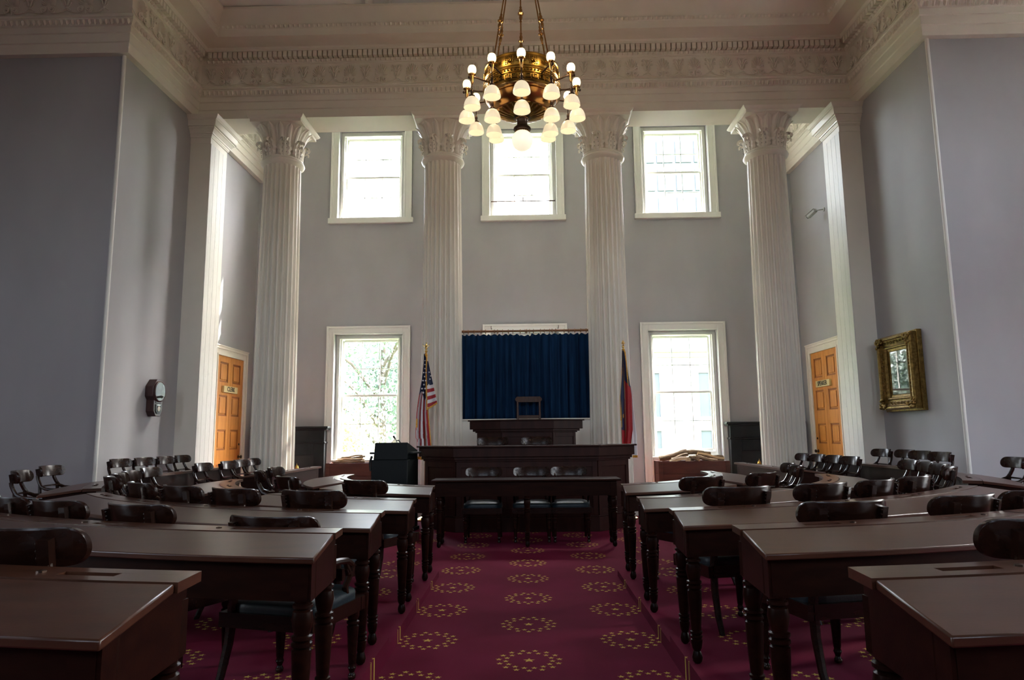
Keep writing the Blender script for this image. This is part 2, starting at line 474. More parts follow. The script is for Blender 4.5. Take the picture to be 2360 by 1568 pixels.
# ceiling: flat margin with a coffered dome over the hall
DC, DR, DH = 4.6, 6.9, 2.9
cb = MB(); n = 96
ring = [(DR * cos(2 * pi * k / n), DC + DR * sin(2 * pi * k / n)) for k in range(n)]
X0, X1, Y0, Y1 = -XO - .1, XO + .1, -7.3, 12.2
def to_rect(x, y):
    dx, dy = x, y - DC
    t = min((X1 if dx > 0 else -X0) / abs(dx) if abs(dx) > 1e-6 else 1e9, ((Y1 - DC) if dy > 0 else (DC - Y0)) / abs(dy) if abs(dy) > 1e-6 else 1e9)
    return (dx * t, DC + dy * t)
vs = [(x, y, ZC) for x, y in ring] + [(*to_rect(x, y), ZC) for x, y in ring]
cb.add(vs, [(k, (k + 1) % n, (k + 1) % n + n, k + n) for k in range(n)])
for cx, cy in ((X0, Y0), (X1, Y0), (X0, Y1), (X1, Y1)):      # corners between rays
    i = min(range(n), key=lambda k: hypot(vs[n + k][0] - cx, vs[n + k][1] - cy))
    for j in ((i - 1) % n, (i + 1) % n):
        cb.add([vs[n + i], vs[n + j], (cx, cy, ZC)], [(0, 1, 2)])
cb.box(X0, X1, 12.09, YB + .43, ZC, ZC + .02)
ceil = st(cb.build('ceiling', M['ceiling'], smooth=False))
db = MB()
def dome(u, v): # u angle, v 0..1 rise
    a = 2 * pi * u; t = v * pi / 2
    return (DR * cos(t) * cos(a), DC + DR * cos(t) * sin(a), ZC + DH * sin(t))
db.grid(dome, 96, 16).build('dome', M['ceiling'], ceil, ang=60)
for k in range(24):
    pts = [dome(k / 24 + 1 / 48, v * 0.86) for v in [i / 14 for i in range(15)]]
    pts = [(x * 0.995, DC + (y - DC) * 0.995, z - 0.01) for x, y, z in pts]
    MB().tube(pts, [0.16 * cos(i / 14 * .86 * pi / 2) + .02 for i in range(15)], 8, flat=0.3).build('rib', M['ceiling'], ceil)
for k in range(24):
    for (v0, v1, ins) in ((0.03, 0.28, .2), (0.32, 0.52, .2), (0.56, 0.72, .22)):
        u0, u1 = k / 24 - 1 / 48 + ins / 24, k / 24 + 1 / 48 - ins / 24
        loop = [dome(u0 + (u1 - u0) * i / 6, v0) for i in range(7)] + [dome(u1, v0 + (v1 - v0) * i / 5) for i in range(1, 6)] + \
               [dome(u1 + (u0 - u1) * i / 6, v1) for i in range(1, 7)] + [dome(u0, v1 + (v0 - v1) * i / 5) for i in range(1, 6)]
        loop = [(x * 0.993, DC + (y - DC) * 0.993, z - 0.02) for x, y, z in loop]
        MB().tube(loop, 0.035, 5, cap=False).build('panel_frame', M['ceiling'], ceil)

# ------------------------------------------------------------------ entablature
PATH = [(-XO, YF), (-XW, YF), (-XW, 11.57), (XW, 11.57), (XW, YF), (XO, YF)]
def offset(path, p):
    out = []
    ns = []
    for a, b in zip(path, path[1:]):
        d = Vector((b[0] - a[0], b[1] - a[1])).normalized(); ns.append(Vector((d.y, -d.x)))
    for i, v in enumerate(path):
        n1 = ns[max(i - 1, 0)]; n2 = ns[min(i, len(ns) - 1)]
        o = Vector(v) + (n1 + n2) * (p / (1 + n1.dot(n2)))
        out.append((o.x, o.y))
    return out
def sweep(path, prof):
    b = MB(); rows = [[(x, y, z) for x, y in offset(path, p)] for p, z in prof]
    n = len(path); vs = [q for r in rows for q in r]
    fs = [(j * n + i, j * n + i + 1, (j + 1) * n + i + 1, (j + 1) * n + i) for j in range(len(prof) - 1) for i in range(n - 1)]
    return b.add(vs, fs)
def stations(path, p, step, segs, half=False, margin=0.0):
    """points on the offset path: (x, y, angle of outward normal frame)"""
    q = offset(path, p); out = []
    for i in segs:
        a, c = Vector(q[i]), Vector(q[i + 1]); L = (c - a).length; d = (c - a) / L
        k = int((L / 2 - margin) / step) + 1
        for j in range(-k, k + 1):
            t = L / 2 + (j + (0.5 if half else 0)) * step
            if margin <= t <= L - margin:
                pt = a + d * t; out.append((pt.x, pt.y, atan2(d.y, d.x)))
    return out
P_ARCH = [(0, 6.93), (.10, 6.93), (.10, 7.085), (.106, 7.09), (.118, 7.095), (.118, 7.225), (.124, 7.23), (.136, 7.235), (.136, 7.33), (.15, 7.335), (.185, 7.42), (.185, 7.435), (.20, 7.445), (.20, 7.475), (.165, 7.50), (.15, 7.525), (.13, 7.53)]
P_FRZ = [(.13, 7.53), (.13, 7.925), (.142, 7.93), (.142, 7.94)]
P_COR = [(.142, 7.94), (.15, 7.945), (.19, 7.985), (.19, 7.992), (.165, 7.995), (.165, 8.105), (.285, 8.105), (.285, 8.14), (.31, 8.165), (.60, 8.185), (.615, 8.165), (.64, 8.165), (.64, 8.295), (.65, 8.30), (.672, 8.34), (.672, 8.35), (.648, 8.355), (.648, 8.375), (.655, 8.42), (.68, 8.48), (.71, 8.53), (.745, 8.57), (.765, 8.60), (.765, 8.64), (.72, 8.645), (0, 8.65)]
ent = struct('trim_1')
sweep(PATH, P_ARCH).build('architrave', M['trim'], ent, ang=20)
sweep(PATH, P_FRZ).build('frieze', M['trim'], ent, ang=20)
sweep(PATH, P_COR).build('cornice', M['trim'], ent, ang=20)
MB().box(-XW, XW, 11.57, 12.09, 6.93, ZC + .01).build('beam', M['trim'], ent, smooth=False)

def egg_band(path, p, z, hgt, step, segs, name, par):
    b = MB()
    for x, y, a in stations(path, p, step, segs, margin=step * .4):
        T = Matrix.Translation((x, y, z)) @ Matrix.Rotation(a, 4, 'Z')
        w = step * .36; d = .034
        vs = [(0, -.0, hgt * .5)]
        vs = [(-w, 0, hgt * .42), (w, 0, hgt * .42), (-w * .8, 0, -hgt * .2), (w * .8, 0, -hgt * .2), (0, 0, -hgt * .5), (0, -d * 1.15, hgt * .1), (-w * .5, -d, hgt * .38), (w * .5, -d, hgt * .38), (0, -d * .6, -hgt * .3)]
        fs = [(0, 6, 2), (6, 5, 2), (2, 5, 8), (2, 8, 4), (7, 1, 3), (5, 7, 3), (5, 3, 8), (8, 3, 4), (6, 7, 5), (0, 1, 7, 6)]
        b.add(vs, fs, 0, T)
        w2 = step * .06
        b.add([(step * .5 - w2, 0, hgt * .45), (step * .5 + w2, 0, hgt * .45), (step * .5, -.018, hgt * .3), (step * .5, 0, -hgt * .45)], [(0, 2, 1), (0, 3, 2), (1, 2, 3)], 0, T)
    return stuff(b.build(name, M['trim'], par, ang=50))
egg_band(PATH, .166, 7.377, .085, .083, range(5), 'egg_and_dart', ent)
egg_band(PATH, .17, 7.966, .05, .089, range(5), 'egg_and_dart', ent)
egg_band(PATH, .66, 8.322, .05, .083, range(1, 4), 'egg_and_dart', ent)

dent_me = MB().box(-.034, .034, -.105, 0, -.052, .052).mesh('dentil', M['trim'], smooth=False)
for x, y, a in stations(PATH, .165, .0893, (1, 2, 3), margin=.12):
    inst(dent_me, 'dentil', ent, (x, y, 8.05), (0, 0, a))

# frieze ornaments: palmettes on double scrolls, and lotus sprays between them
def leaf(b, ang, r0, r1, w, d=.02, curl=0.0):
    ca, sa = sin(ang), cos(ang)
    def P(t, s, h):
        r = r0 + (r1 - r0) * t
        a = ang + curl * t * t
        return (r * sin(a) + s * cos(a), -h, r * cos(a) - s * sin(a))
    vs = [P(0, 0, .002), P(.45, -w * .7, 0), P(.45, 0, d), P(.45, w * .7, 0), P(.82, -w, 0), P(.82, 0, d * 1.2), P(.82, w, 0), P(1, 0, .004)]
    b.add(vs, [(0, 2, 1), (0, 3, 2), (1, 2, 5, 4), (2, 3, 6, 5), (4, 5, 7), (5, 6, 7)])
def spiral(cx, cz, s, r0=.05, r1=.010, turns=1.7, a0=-pi / 2, n=26):
    return [(cx + s * (r0 + (r1 - r0) * i / n) * cos(a0 - 2 * pi * turns * i / n * 1.0) * 1.0, -.008, cz + (r0 + (r1 - r0) * i / n) * sin(a0 - 2 * pi * turns * i / n * -1.0 if False else a0 - 2 * pi * turns * i / n)) for i in range(n + 1)]
pb = MB()
for k in range(-5, 6):
    L = .225 - .009 * abs(k) - (.006 * abs(k) if abs(k) > 3 else 0)
    leaf(pb, k * RAD(17), .03, L, .020 if k else .022, .021, curl=-.12 * (1 if k > 0 else -1) * (abs(k) > 0))
pb.v = [(x * .78, y, z + .15) for x, y, z in pb.v]
for s in (-1, 1):
    sp = [(s * (.062 + (.052 - .041 * i / 26) * sin(-2 * pi * 1.8 * i / 26 + pi)), -.006 - .010 * i / 26, .075 + (.052 - .041 * i / 26) * -cos(2 * pi * 1.8 * i / 26)) for i in range(27)]
    stem = [(s * .275, -.004, .065), (s * .22, -.006, .038), (s * .16, -.006, .022), (s * .10, -.006, .018)]
    pb.tube([(x, y - .012, z) for x, y, z in stem + sp], [.008] * 4 + [.013] * 14 + [.011] * 13, 5)
leaf(pb, 0, .0, .13, .026, .02)
palm_me = pb.mesh('palmette', M['trim'], ang=50)
lb = MB()
for k in range(-2, 3):
    leaf(lb, k * RAD(9), .02, .20 - .012 * abs(k), .015, .02)
lb.v = [(x, y, z + .15) for x, y, z in lb.v]
for s in (-1, 1):
    for (x1, z1, rr) in ((.085, .33, .016), (.088, .255, .014)):
        c = [(s * .012, -.006, z1 - .12), (s * .03, -.01, z1 - .05), (s * .055, -.012, z1 - .01), (s * .075, -.012, z1 + .004), (s * (x1 + .006), -.012, z1 - .012), (s * x1, -.012, z1 - .03), (s * (x1 - .014), -.012, z1 - .028)]
        lb.tube([(x, y - .01, z) for x, y, z in c], .011, 5)
    lb.tube([(0, -.006, .14), (s * .02, -.008, .09), (s * .07, -.006, .055)], .008, 5)
    leaf(lb, s * RAD(150), .0, .09, .014, .012)
    lb.tube([(s * .01, -.008, .10), (s * .05, -.01, .15), (s * .06, -.008, .19)], .006, 5)
lb.ball((0, -.006, .10), .02, 8, 5)
lotus_me = lb.mesh('lotus', M['trim'], ang=50)
ORN = .556
for x, y, a in stations(PATH, .131, ORN, (1, 2, 3), half=True, margin=.2):
    inst(palm_me, 'palmette', ent, (x, y, 7.53), (0, 0, a))
for x, y, a in stations(PATH, .131, ORN, (1, 2, 3), margin=.12):
    inst(lotus_me, 'lotus', ent, (x, y, 7.53), (0, 0, a))
for x, y, a in stations(PATH, .131, ORN, (0, 4), half=True, margin=.2):
    if abs(x) < 7.9: inst(palm_me, 'palmette', ent, (x, y, 7.53), (0, 0, a))
for x, y, a in stations(PATH, .131, ORN, (0, 4), margin=.12):
    if abs(x) < 7.9: inst(lotus_me, 'lotus', ent, (x, y, 7.53), (0, 0, a))

# the same order carried along the two side walls behind the columns
for n_, s in ((2, -1), (3, 1)):
    e2 = struct('trim_%d' % n_)
    pth = [(-XW, 12.09), (-XW, YB - .001)] if s < 0 else [(XW, YB - .001), (XW, 12.09)]
    sweep(pth, P_ARCH).build('architrave', M['trim'], e2, ang=20)
    sweep(pth, P_FRZ).build('frieze', M['trim'], e2, ang=20)
    sweep(pth, P_COR[:-1]).build('cornice', M['trim'], e2, ang=20)
    egg_band(pth, .166, 7.377, .085, .083, [0], 'egg_and_dart', e2)
    for x, y, a in stations(pth, .131, ORN, [0], half=True, margin=.2): inst(palm_me, 'palmette', e2, (x, y, 7.53), (0, 0, a))
    for x, y, a in stations(pth, .131, ORN, [0], margin=.1): inst(lotus_me, 'lotus', e2, (x, y, 7.53), (0, 0, a))

# corner beads and skirting
for n_, s in ((4, -1), (5, 1)):
    st(MB().lathe([(.027, 0.16), (.027, 6.93)], 12).build('trim_%d' % n_, M['window_paint'], loc=(s * (XW + .012), YF - .005, 0)))
for s, nm in ((-1, 'left'), (1, 'right')):
    a, c = sorted((s * XW, s * (XW - .03)))
    bb = MB()
    bb.box(a, c, YF - .03, 11.45, 0, .24)
    bb.box(a, c, 12.1, 12.7, 0, .24); bb.box(a, c, 14.25, YB, 0, .24)
    st(bb.build('baseboard_' + nm, M['trim'], bevel=.008))
    a, c = sorted((s * XW, s * XO))
    st(MB().box(a, c, YF - .03, YF, 0, .24).build('baseboard_front_' + nm, M['trim'], bevel=.008))
bb = MB()
for a, c in ((-2.46, -.92), (.92, 2.46)):
    bb.box(a, c, YB - .03, YB, 0, .26)
st(bb.build('baseboard_back', M['trim'], bevel=.008))

# ------------------------------------------------------------------ columns
def flute_shaft():
    b = MB(); NF, S = 24, 8; n = NF * S
    zs = [.34, .40, .44, 1.2, 2.2, 3.2, 4.2, 5.2, 5.9, 6.02, 6.07, 6.12]
    vs, fs = [], []
    for z in zs:
        t = (z - .34) / (6.12 - .34)
        R = .365 - .042 * t ** 1.6
        edge = 0 if z < .36 or z > 6.10 else (.6 if z < .42 or z > 6.05 else 1)
        for k in range(n):
            u = (k % S) / S
            dep = 0 if u < .14 or u > .86 else sin((u - .14) / .72 * pi) ** .75
            r = R - .046 * dep * edge
            a = 2 * pi * k / n
            vs.append((r * cos(a), r * sin(a), z))
    for j in range(len(zs) - 1):
        for k in range(n):
            k2 = (k + 1) % n
            fs.append((j * n + k, j * n + k2, (j + 1) * n + k2, (j + 1) * n + k))
    return b.add(vs, fs).mesh('shaft', M['trim'], ang=28)
shaft_me = flute_shaft()
base_me = MB().box(-.5, .5, -.5, .5, 0, .12).lathe([(.48, .12), (.5, .15), (.48, .2), (.42, .21), (.40, .25), (.43, .27), (.44, .30), (.43, .33), (.37, .34)], 40).mesh('base', M['trim'])
neck_me = MB().lathe([(.325, 6.10), (.345, 6.115), (.375, 6.14), (.385, 6.165), (.375, 6.19), (.35, 6.205), (.36, 6.22), (.355, 6.24), (.33, 6.25)], 48).mesh('astragal', M['trim'])
def bell_r(z):
    t = (z - 6.24) / (6.82 - 6.24)
    return .305 + .02 * t + .15 * max(0, t - .35) ** 2 / .42
bell_me = MB().lathe([(bell_r(z), z) for z in [6.24 + .58 * i / 12 for i in range(13)]] + [(.30, 6.825)], 48).mesh('bell', M['trim'])
def water_leaf():
    b = MB()
    def f(u, v):
        z = 6.27 + .53 * v
        w = (.056 + .026 * v) * (1 if v < .80 else sqrt(max(0, 1 - ((v - .80) / .20) ** 2))) + .0008
        s = (u - .5) * 2
        r = bell_r(min(z, 6.82)) + .012 + .016 * (1 - abs(s)) ** .8 + (.022 * ((v - .8) / .2) ** 2 if v > .8 else 0) - .012 * (abs(abs(s) - .55) < .2)
        x = s * w
        return (x, -sqrt(max(r * r - x * x, 0)), z)
    return b.grid(f, 8, 12).mesh('water_leaf', M['trim'], ang=25)
wl_me = water_leaf()
def acanthus():
    b = MB()
    def f(u, v):
        s = (u - .5) * 2
        if v < .68:
            t = v / .68; z = 6.245 + .26 * t; r = bell_r(z) + .035 + .03 * t * t
        else:
            a = (v - .68) / .32 * pi * 1.25; cz, cr = 6.505, bell_r(6.5) + .065 + .042
            z = cz + .042 * sin(a); r = cr - .042 * cos(a)
        lob = .75 + .25 * abs(sin(v * pi * 4.2))
        w = (.092 + .044 * sin(min(v / .7, 1) * pi)) * lob
        if v > .68: w *= 1 - .45 * (v - .68) / .32
        r += -.022 * s * s + .010 * cos(s * pi * 3)
        return (s * w, -r, z)
    b.grid(f, 12, 22)
    # little volute under the curl
    pts = [(0, -(bell_r(6.4) + .07 + .03 - .03 * cos(a)), 6.41 + .03 * sin(a)) for a in [k * .5 for k in range(9)]]
    b.tube(pts, .016, 6)
    return b.mesh('acanthus_leaf', M['trim'], ang=40)
ac_me = acanthus()
bead_b = MB()
for (dx, dz) in ((-.034, .05), (.034, .05), (-.038, .12), (.038, .12), (-.03, .19), (.03, .19)):
    bead_b.ball((dx, -(bell_r(6.25 + dz) + .062 + .02 * (dz / .26) ** 2), 6.25 + dz), .0068, 6, 4)  # dark beads stand in for the shade inside drilled holes
bead_me = bead_b.mesh('eye_shade_beads', M['slot'])
ab = MB()
for (h, z0, z1) in ((.455, 6.815, 6.835), (.445, 6.835, 6.865)): ab.box(-h, h, -h, h, z0, z1)
def sq_loft(b, prof):
    vs = []; fs = []
    for h, z in prof: vs += [(-h, -h, z), (h, -h, z), (h, h, z), (-h, h, z)]
    for j in range(len(prof) - 1):
        for k in range(4): fs.append((4 * j + k, 4 * j + (k + 1) % 4, 4 * j + 4 + (k + 1) % 4, 4 * j + 4 + k))
    fs.append((3, 2, 1, 0)); m_ = 4 * (len(prof) - 1); fs.append((m_, m_ + 1, m_ + 2, m_ + 3))
    return b.add(vs, fs)
ab = sq_loft(MB(), [(.43, 6.81), (.45, 6.815), (.45, 6.862), (.458, 6.868), (.475, 6.878), (.495, 6.90), (.505, 6.915), (.505, 6.928)])
ab_me = ab.mesh('abacus', M['trim'], ang=20)
for x, where in ((-4.34, 'leftmost, beside the CLERK door'), (-1.435, 'just left of the blue curtain'), (1.435, 'just right of the blue curtain'), (4.34, 'rightmost, beside the SPEAKER door')):
    c = thing('column', 'tall cream fluted column with leaf capital, ' + where, 'column', (x, 11.8, 0), 0, 'columns before the back wall')
    inst(base_me, 'base', c); inst(shaft_me, 'shaft', c); inst(neck_me, 'astragal', c)
    cp = inst(bell_me, 'capital', c)
    for k in range(16): inst(wl_me, 'water_leaf', cp, rot=(0, 0, 2 * pi * k / 16 + pi / 16))
    for k in range(8):
        inst(ac_me, 'acanthus_leaf', cp, rot=(0, 0, 2 * pi * k / 8 + pi / 8))
        inst(bead_me, 'eye_shade_beads', cp, rot=(0, 0, 2 * pi * k / 8 + pi / 8))
    inst(ab_me, 'abacus', c)

# pilasters closing the colonnade
for s, lab in ((-1, 'square cream pilaster at left end of the colonnade, before the CLERK door'), (1, 'square cream pilaster at right end of the colonnade, before the SPEAKER door')):
    p = thing('pilaster', lab, 'pilaster', (s * XW, 11.45, 0), 0, 'pilasters')
    W_, D_ = .355, .65
    a, c = sorted((-s * W_, s * 0.0))
    MB().box(a, c, 0, D_, 0, 6.5).build('shaft', M['trim'], p, smooth=False)
    xi = -s * W_
    for q in range(4):           # boards on the inner side
        y0, y1 = .004 + q * (D_ - .008) / 4, .004 + (q + 1) * (D_ - .008) / 4 - .004
        e, g_ = sorted((xi, xi - s * .012)); MB().box(e, g_, y0, y1, .28, 6.465).build('plank', M['anta'], p, bevel=.002)
    a, c = sorted((-s * (W_ + .03), 0)); MB().box(a, c, -.03, D_ + .03, 0, .28).build('base', M['trim'], p, bevel=.01)
    cap = MB()
    for (z0, z1, q0, q1) in ((6.47, 6.575, .006, .006), (6.575, 6.60, .02, .03), (6.60, 6.635, .035, .035), (6.635, 6.66, .05, .055), (6.66, 6.715, .06, .095), (6.715, 6.745, .105, .105), (6.745, 6.855, .13, .14), (6.855, 6.875, .15, .165), (6.875, 6.928, .17, .20)):
        x0, x1, y0, y1 = -s * (W_ + q0), 0, -q0, D_ + q0
        X0_, X1_, Y0_, Y1_ = -s * (W_ + q1), 0, -q1, D_ + q1
        vs = [(x0, y0, z0), (x1, y0, z0), (x1, y1, z0), (x0, y1, z0), (X0_, Y0_, z1), (X1_, Y0_, z1), (X1_, Y1_, z1), (X0_, Y1_, z1)]
        cap.add(vs, [(0, 1, 5, 4), (2, 3, 7, 6), (3, 0, 4, 7), (0, 3, 2, 1), (4, 5, 6, 7)])
    cap.build('capital', M['trim'], p, smooth=False)

# ------------------------------------------------------------------ windows
pane_cache = {}
def window(n, loc, rz, hole_w, z0, z1, gw, g0, g1, cw=.17, sill=True, apron=False, upper=False):
    """hole in the wall at local y=0; sash set back"""
    w = struct('window_%d' % n, loc, rz)
    P = M['window_paint']; hw = hole_w / 2
    b = MB()                                         # moulded casing on the wall face
    top = z1 + cw; bot = z0 if (sill and upper) else 0.0
    bot = z0 if upper else 0.30
    for (i0, i1, d) in ((0, cw, .035), (cw - .045, cw, .06), (0, .03, .05)):
        b.box(-hw - i1, -hw - i0, -d, 0, bot, top - (cw - i1)); b.box(hw + i0, hw + i1, -d, 0, bot, top - (cw - i1))
        b.box(-hw - i0, hw + i0, -d, 0, z1 + i0, z1 + i1)
    b.build('casing', P, w, bevel=.004)
    sb = MB()
    if upper:
        sb.box(-hw - cw - .03, hw + cw + .03, -.09, 0.12, z0 - .11, z0 + .01)
    else:
        sb.box(-hw, hw, -.05, .2, z0 - .04, z0 + .01)
        sb.box(-hw, hw, -.02, 0, .30, z0 - .04)
    sb.build('sill', P, w, bevel=.006)
    ys = .19
    jb = MB()                                        # stops that narrow the opening down to the sash
    gwh = gw / 2 + .035
    jb.box(-hw, -gwh, ys - .05, ys + .1, z0, z1); jb.box(gwh, hw, ys - .05, ys + .1, z0, z1)
    jb.box(-gwh, gwh, ys - .05, ys + .1, g1 + .035, z1); jb.box(-gwh, gwh, ys - .05, ys + .1, z0, g0 - .045)
    for (o, d) in ((.05, .10),):
        jb.box(-gwh - o, -gwh - o + .02, ys - d, ys - .05, z0, g1 + .06); jb.box(gwh + o - .02, gwh + o, ys - d, ys - .05, z0, g1 + .06)
        jb.box(-gwh - o, gwh + o, ys - d, ys - .05, g1 + .04, g1 + .06)
    jb.build('jamb', P, w, bevel=.003)
    zm = (g0 + g1) / 2
    for (a, c, yy) in ((zm, g1, ys + .05), (g0, zm, ys)):
        s = MB(); f = .035
        s.box(-gw / 2 - f, -gw / 2, yy, yy + .04, a - .02, c + .02); s.box(gw / 2, gw / 2 + f, yy, yy + .04, a - .02, c + .02)
        s.box(-gw / 2, gw / 2, yy, yy + .04, c - .012, c + f); s.box(-gw / 2, gw / 2, yy, yy + .04, a - (f if a == g0 else .012), a + .012)
        sash = s.build('sash', P, w, bevel=.003)
        mb = MB(); mt = .008
        for k in (1, 2): mb.box(-gw / 2 + gw * k / 3 - mt, -gw / 2 + gw * k / 3 + mt, yy + .004, yy + .036, a, c)
        mb.box(-gw / 2, gw / 2, yy + .004, yy + .036, (a + c) / 2 - mt, (a + c) / 2 + mt)
        mb.build('glazing_bars', P, sash, smooth=False)
        pw, ph = gw / 3, (c - a) / 2
        key = (round(pw, 4), round(ph, 4))
        if key not in pane_cache:
            pane_cache[key] = MB().add([(-pw / 2, 0, -ph / 2), (pw / 2, 0, -ph / 2), (pw / 2, 0, ph / 2), (-pw / 2, 0, ph / 2)], [(0, 1, 2, 3)]).mesh('pane', M['glass'], smooth=False)
        for i in range(3):
            for j in range(2):
                inst(pane_cache[key], 'pane', sash, (-gw / 2 + pw * (i + .5), yy + .02, a + ph * (j + .5)))
    return w
GW = 1.165
k = 1
wins = {}
for x in WX:
    for nm, (a, c), (g0, g1) in (('lower', HL, (.965, 3.36)), ('upper', HU, (6.16, 7.99))):
        wins[(nm, x)] = window(k, (x, YB, 0), 0, 2 * HW, a, c, GW, g0, g1, upper=(nm == 'upper')); k += 1
        portal(x, YB + .36, (a + c) / 2, 2 * HW, c - a, 0)
# dark rod across the middle upper window
bar = MB().tube([(-.71, .05, 6.43), (.71, .05, 6.43)], .012, 8).tube([(.0, .05, 6.43), (.0, .05, 6.53)], .012, 6)
bar.build('blind_rod', M['dark_bronze'], wins[('upper', 0.0)])
# two hooks on the head of the window behind the curtain
for s in (-1, 1):
    MB().tube([(s * .72, -.06, 3.62), (s * .72, -.075, 3.58), (s * .715, -.09, 3.545), (s * .70, -.10, 3.55)], .006, 6).build('hook', M['dark_bronze'], wins[('lower', 0.0)])
for s in (-1, 1):
    for yc, z0, z1 in SIDE_WINDOWS[s]:
        window(k, (s * XO, yc, 0), (pi / 2 if s < 0 else -pi / 2), 2 * HW, z0, z1, GW, z0 + .15, z1 - .13, upper=z0 > 4); k += 1
        portal(s * (XO + .36), yc, (z0 + z1) / 2, 2 * HW, z1 - z0, (pi / 2 if s < 0 else -pi / 2))

for x, z0, z1 in REAR:
    window(k, (x, -7.2, 0), pi, 2 * HW, z0, z1, GW, z0 + .15, z1 - .13, upper=True); k += 1
    portal(x, -7.56, (z0 + z1) / 2, 2 * HW, z1 - z0, pi)
# ------------------------------------------------------------------ doors in the side walls
def text(body, size, m, parent, loc, rot, name='lettering', extrude=.002, spacing=1.0, sx=1.0):
    cu = bpy.data.curves.new(name, 'FONT'); cu.body = body; cu.size = size; cu.extrude = extrude
    cu.align_x = 'CENTER'; cu.align_y = 'CENTER'; cu.space_character = spacing; cu.offset = .0012
    o = bpy.data.objects.new(name, cu); COL.objects.link(o); cu.materials.append(m)
    o.parent = parent; o.location = loc; o.rotation_euler = rot; o.scale = (sx, 1, 1)
    return o
def door(n, loc, rz, word, knob_side, px):
    d = struct('door_%d' % n, loc, rz)
    w, h = 1.20, 2.88
    P = M['trim']
    b = MB()
    for (i0, i1, dd) in ((0, .17, .035), (.12, .17, .06), (0, .03, .05)):
        b.box(-w / 2 - i1, -w / 2 - i0, -dd, 0, 0, h + i1); b.box(w / 2 + i0, w / 2 + i1, -dd, 0, 0, h + i1); b.box(-w / 2 - i0, w / 2 + i0, -dd, 0, h + i0, h + i1)
    b.box(-w / 2 - .17, w / 2 + .17, -.075, 0, h + .165, h + .19)
    b.build('casing', P, d, bevel=.004)
    MB().box(-w / 2, w / 2, -.012, 0, 0, h).build('slab', M['door_wood'], d, smooth=False)
    # stiles and rails proud of the slab; two leaves meeting in the middle
    f = MB(); xs = (-w / 2, -w / 2 + .125, -.105, -.003, .003, .105, w / 2 - .125, w / 2)
    for i in (0, 2, 4, 6): f.box(xs[i], xs[i + 1], -.03, -.012, 0, h)
    zr = (0, .42, .80, 1.07, 1.46, 1.72, 2.12, 2.37, 2.76, h)
    for i in range(0, 10, 2):
        f.box(xs[1], xs[2], -.03, -.012, zr[i], zr[i + 1]); f.box(xs[5], xs[6], -.03, -.012, zr[i], zr[i + 1])
    f.build('stiles_and_rails', M['door_wood'], d, bevel=.003)
    for (a, c) in ((xs[1], xs[2]), (xs[5], xs[6])):
        for (z0, z1) in ((.42, .80), (1.07, 1.46), (1.72, 2.12), (2.37, 2.76)):
            m = .05
            pb = MB()
            pb.box(a + m, c - m, -.026, -.012, z0 + m, z1 - m)
            p = pb.build('door_panel', M['door_wood'], d, bevel=.008)
            mo = MB()
            for q, dd in ((.0, .024), (.016, .018)):
                mo.box(a + q, a + q + .016, -dd, -.012, z0 + q, z1 - q); mo.box(c - q - .016, c - q, -dd, -.012, z0 + q, z1 - q)
                mo.box(a + q, c - q, -dd, -.012, z0 + q, z0 + q + .016); mo.box(a + q, c - q, -dd, -.012, z1 - q - .016, z1 - q)
            mo.build('panel_moulding', M['door_moulding'], p, smooth=False)
    kx = knob_side * (w / 2 - .075)
    T = Matrix.Translation((kx, -.03, .92)) @ Matrix.Rotation(pi / 2, 4, 'X')
    MB().lathe([(.034, 0), (.034, .006), (.012, .01), (.012, .035), (.026, .042), (.033, .056), (.028, .07), (1e-4, .074)], 14, 0, T).build('knob', M['dark_bronze'], d)
    T = Matrix.Translation((kx, -.03, 1.17)) @ Matrix.Rotation(pi / 2, 4, 'X')
    MB().lathe([(.022, 0), (.022, .01), (.012, .016), (1e-4, .017)], 12, 0, T).build('lock', M['dark_bronze'], d)
    pl = MB().box(px - .31, px + .31, -.075, -.03, 2.175, 2.30).build('name_plate', M['plaque'], d, bevel=.004)
    text(word, .125, M['black_paint'], pl, (px, -.077, 2.238), (pi / 2, 0, 0), sx=.82 if len(word) > 5 else .9, spacing=1.05)
    return d
door(1, (-XW, 13.46, 0), pi / 2, 'CLERK', 1, -.05)
door(2, (XW, 13.50, 0), -pi / 2, 'SPEAKER', -1, -.03)
# ------------------------------------------------------------------ curved desks
def beam(b, P, u0, u1, sec, n=10, mi=0, cap=True):
    """sec = list of (v, z) polygon swept along u"""
    m = len(sec); vs = []; fs = []
    for k in range(n + 1):
        u = u0 + (u1 - u0) * k / n
        vs += [P(u, v, z) for v, z in sec]
    for k in range(n):
        for j in range(m):
            j2 = (j + 1) % m
            fs.append((k * m + j, k * m + j2, (k + 1) * m + j2, (k + 1) * m + j))
    if cap: fs += [tuple(range(m - 1, -1, -1)), tuple(n * m + j for j in range(m))]
    return b.add(vs, fs, mi)
LEG_PROF = [(.013, 0), (.024, .012), (.027, .03), (.020, .055), (.017, .06), (.024, .075), (.028, .10), (.029, .115), (.022, .118), (.030, .126), (.030, .134), (.022, .137), (.031, .146), (.031, .154), (.024, .158),
            (.026, .17), (.034, .30), (.036, .352), (.028, .357), (.038, .366), (.038, .376), (.028, .380), (.038, .389), (.038, .399), (.028, .403), (.034, .425), (.039, .455), (.035, .483), (.026, .488), (.037, .496), (.037, .506), (.028, .51), (.033, .525)]
leg_cache = {}
def turned_leg(h, block):
    """turned leg with a square block on top; h = total height"""
    key = (round(h, 3), round(block, 3))
    if key not in leg_cache:
        t = h - block
        b = MB().lathe([(r * 1.02, z / .525 * t) for r, z in LEG_PROF], 14)
        b.box(-.034, .034, -.034, .034, t, h)
        leg_cache[key] = b.mesh('leg', M['mahogany'])
    return leg_cache[key]
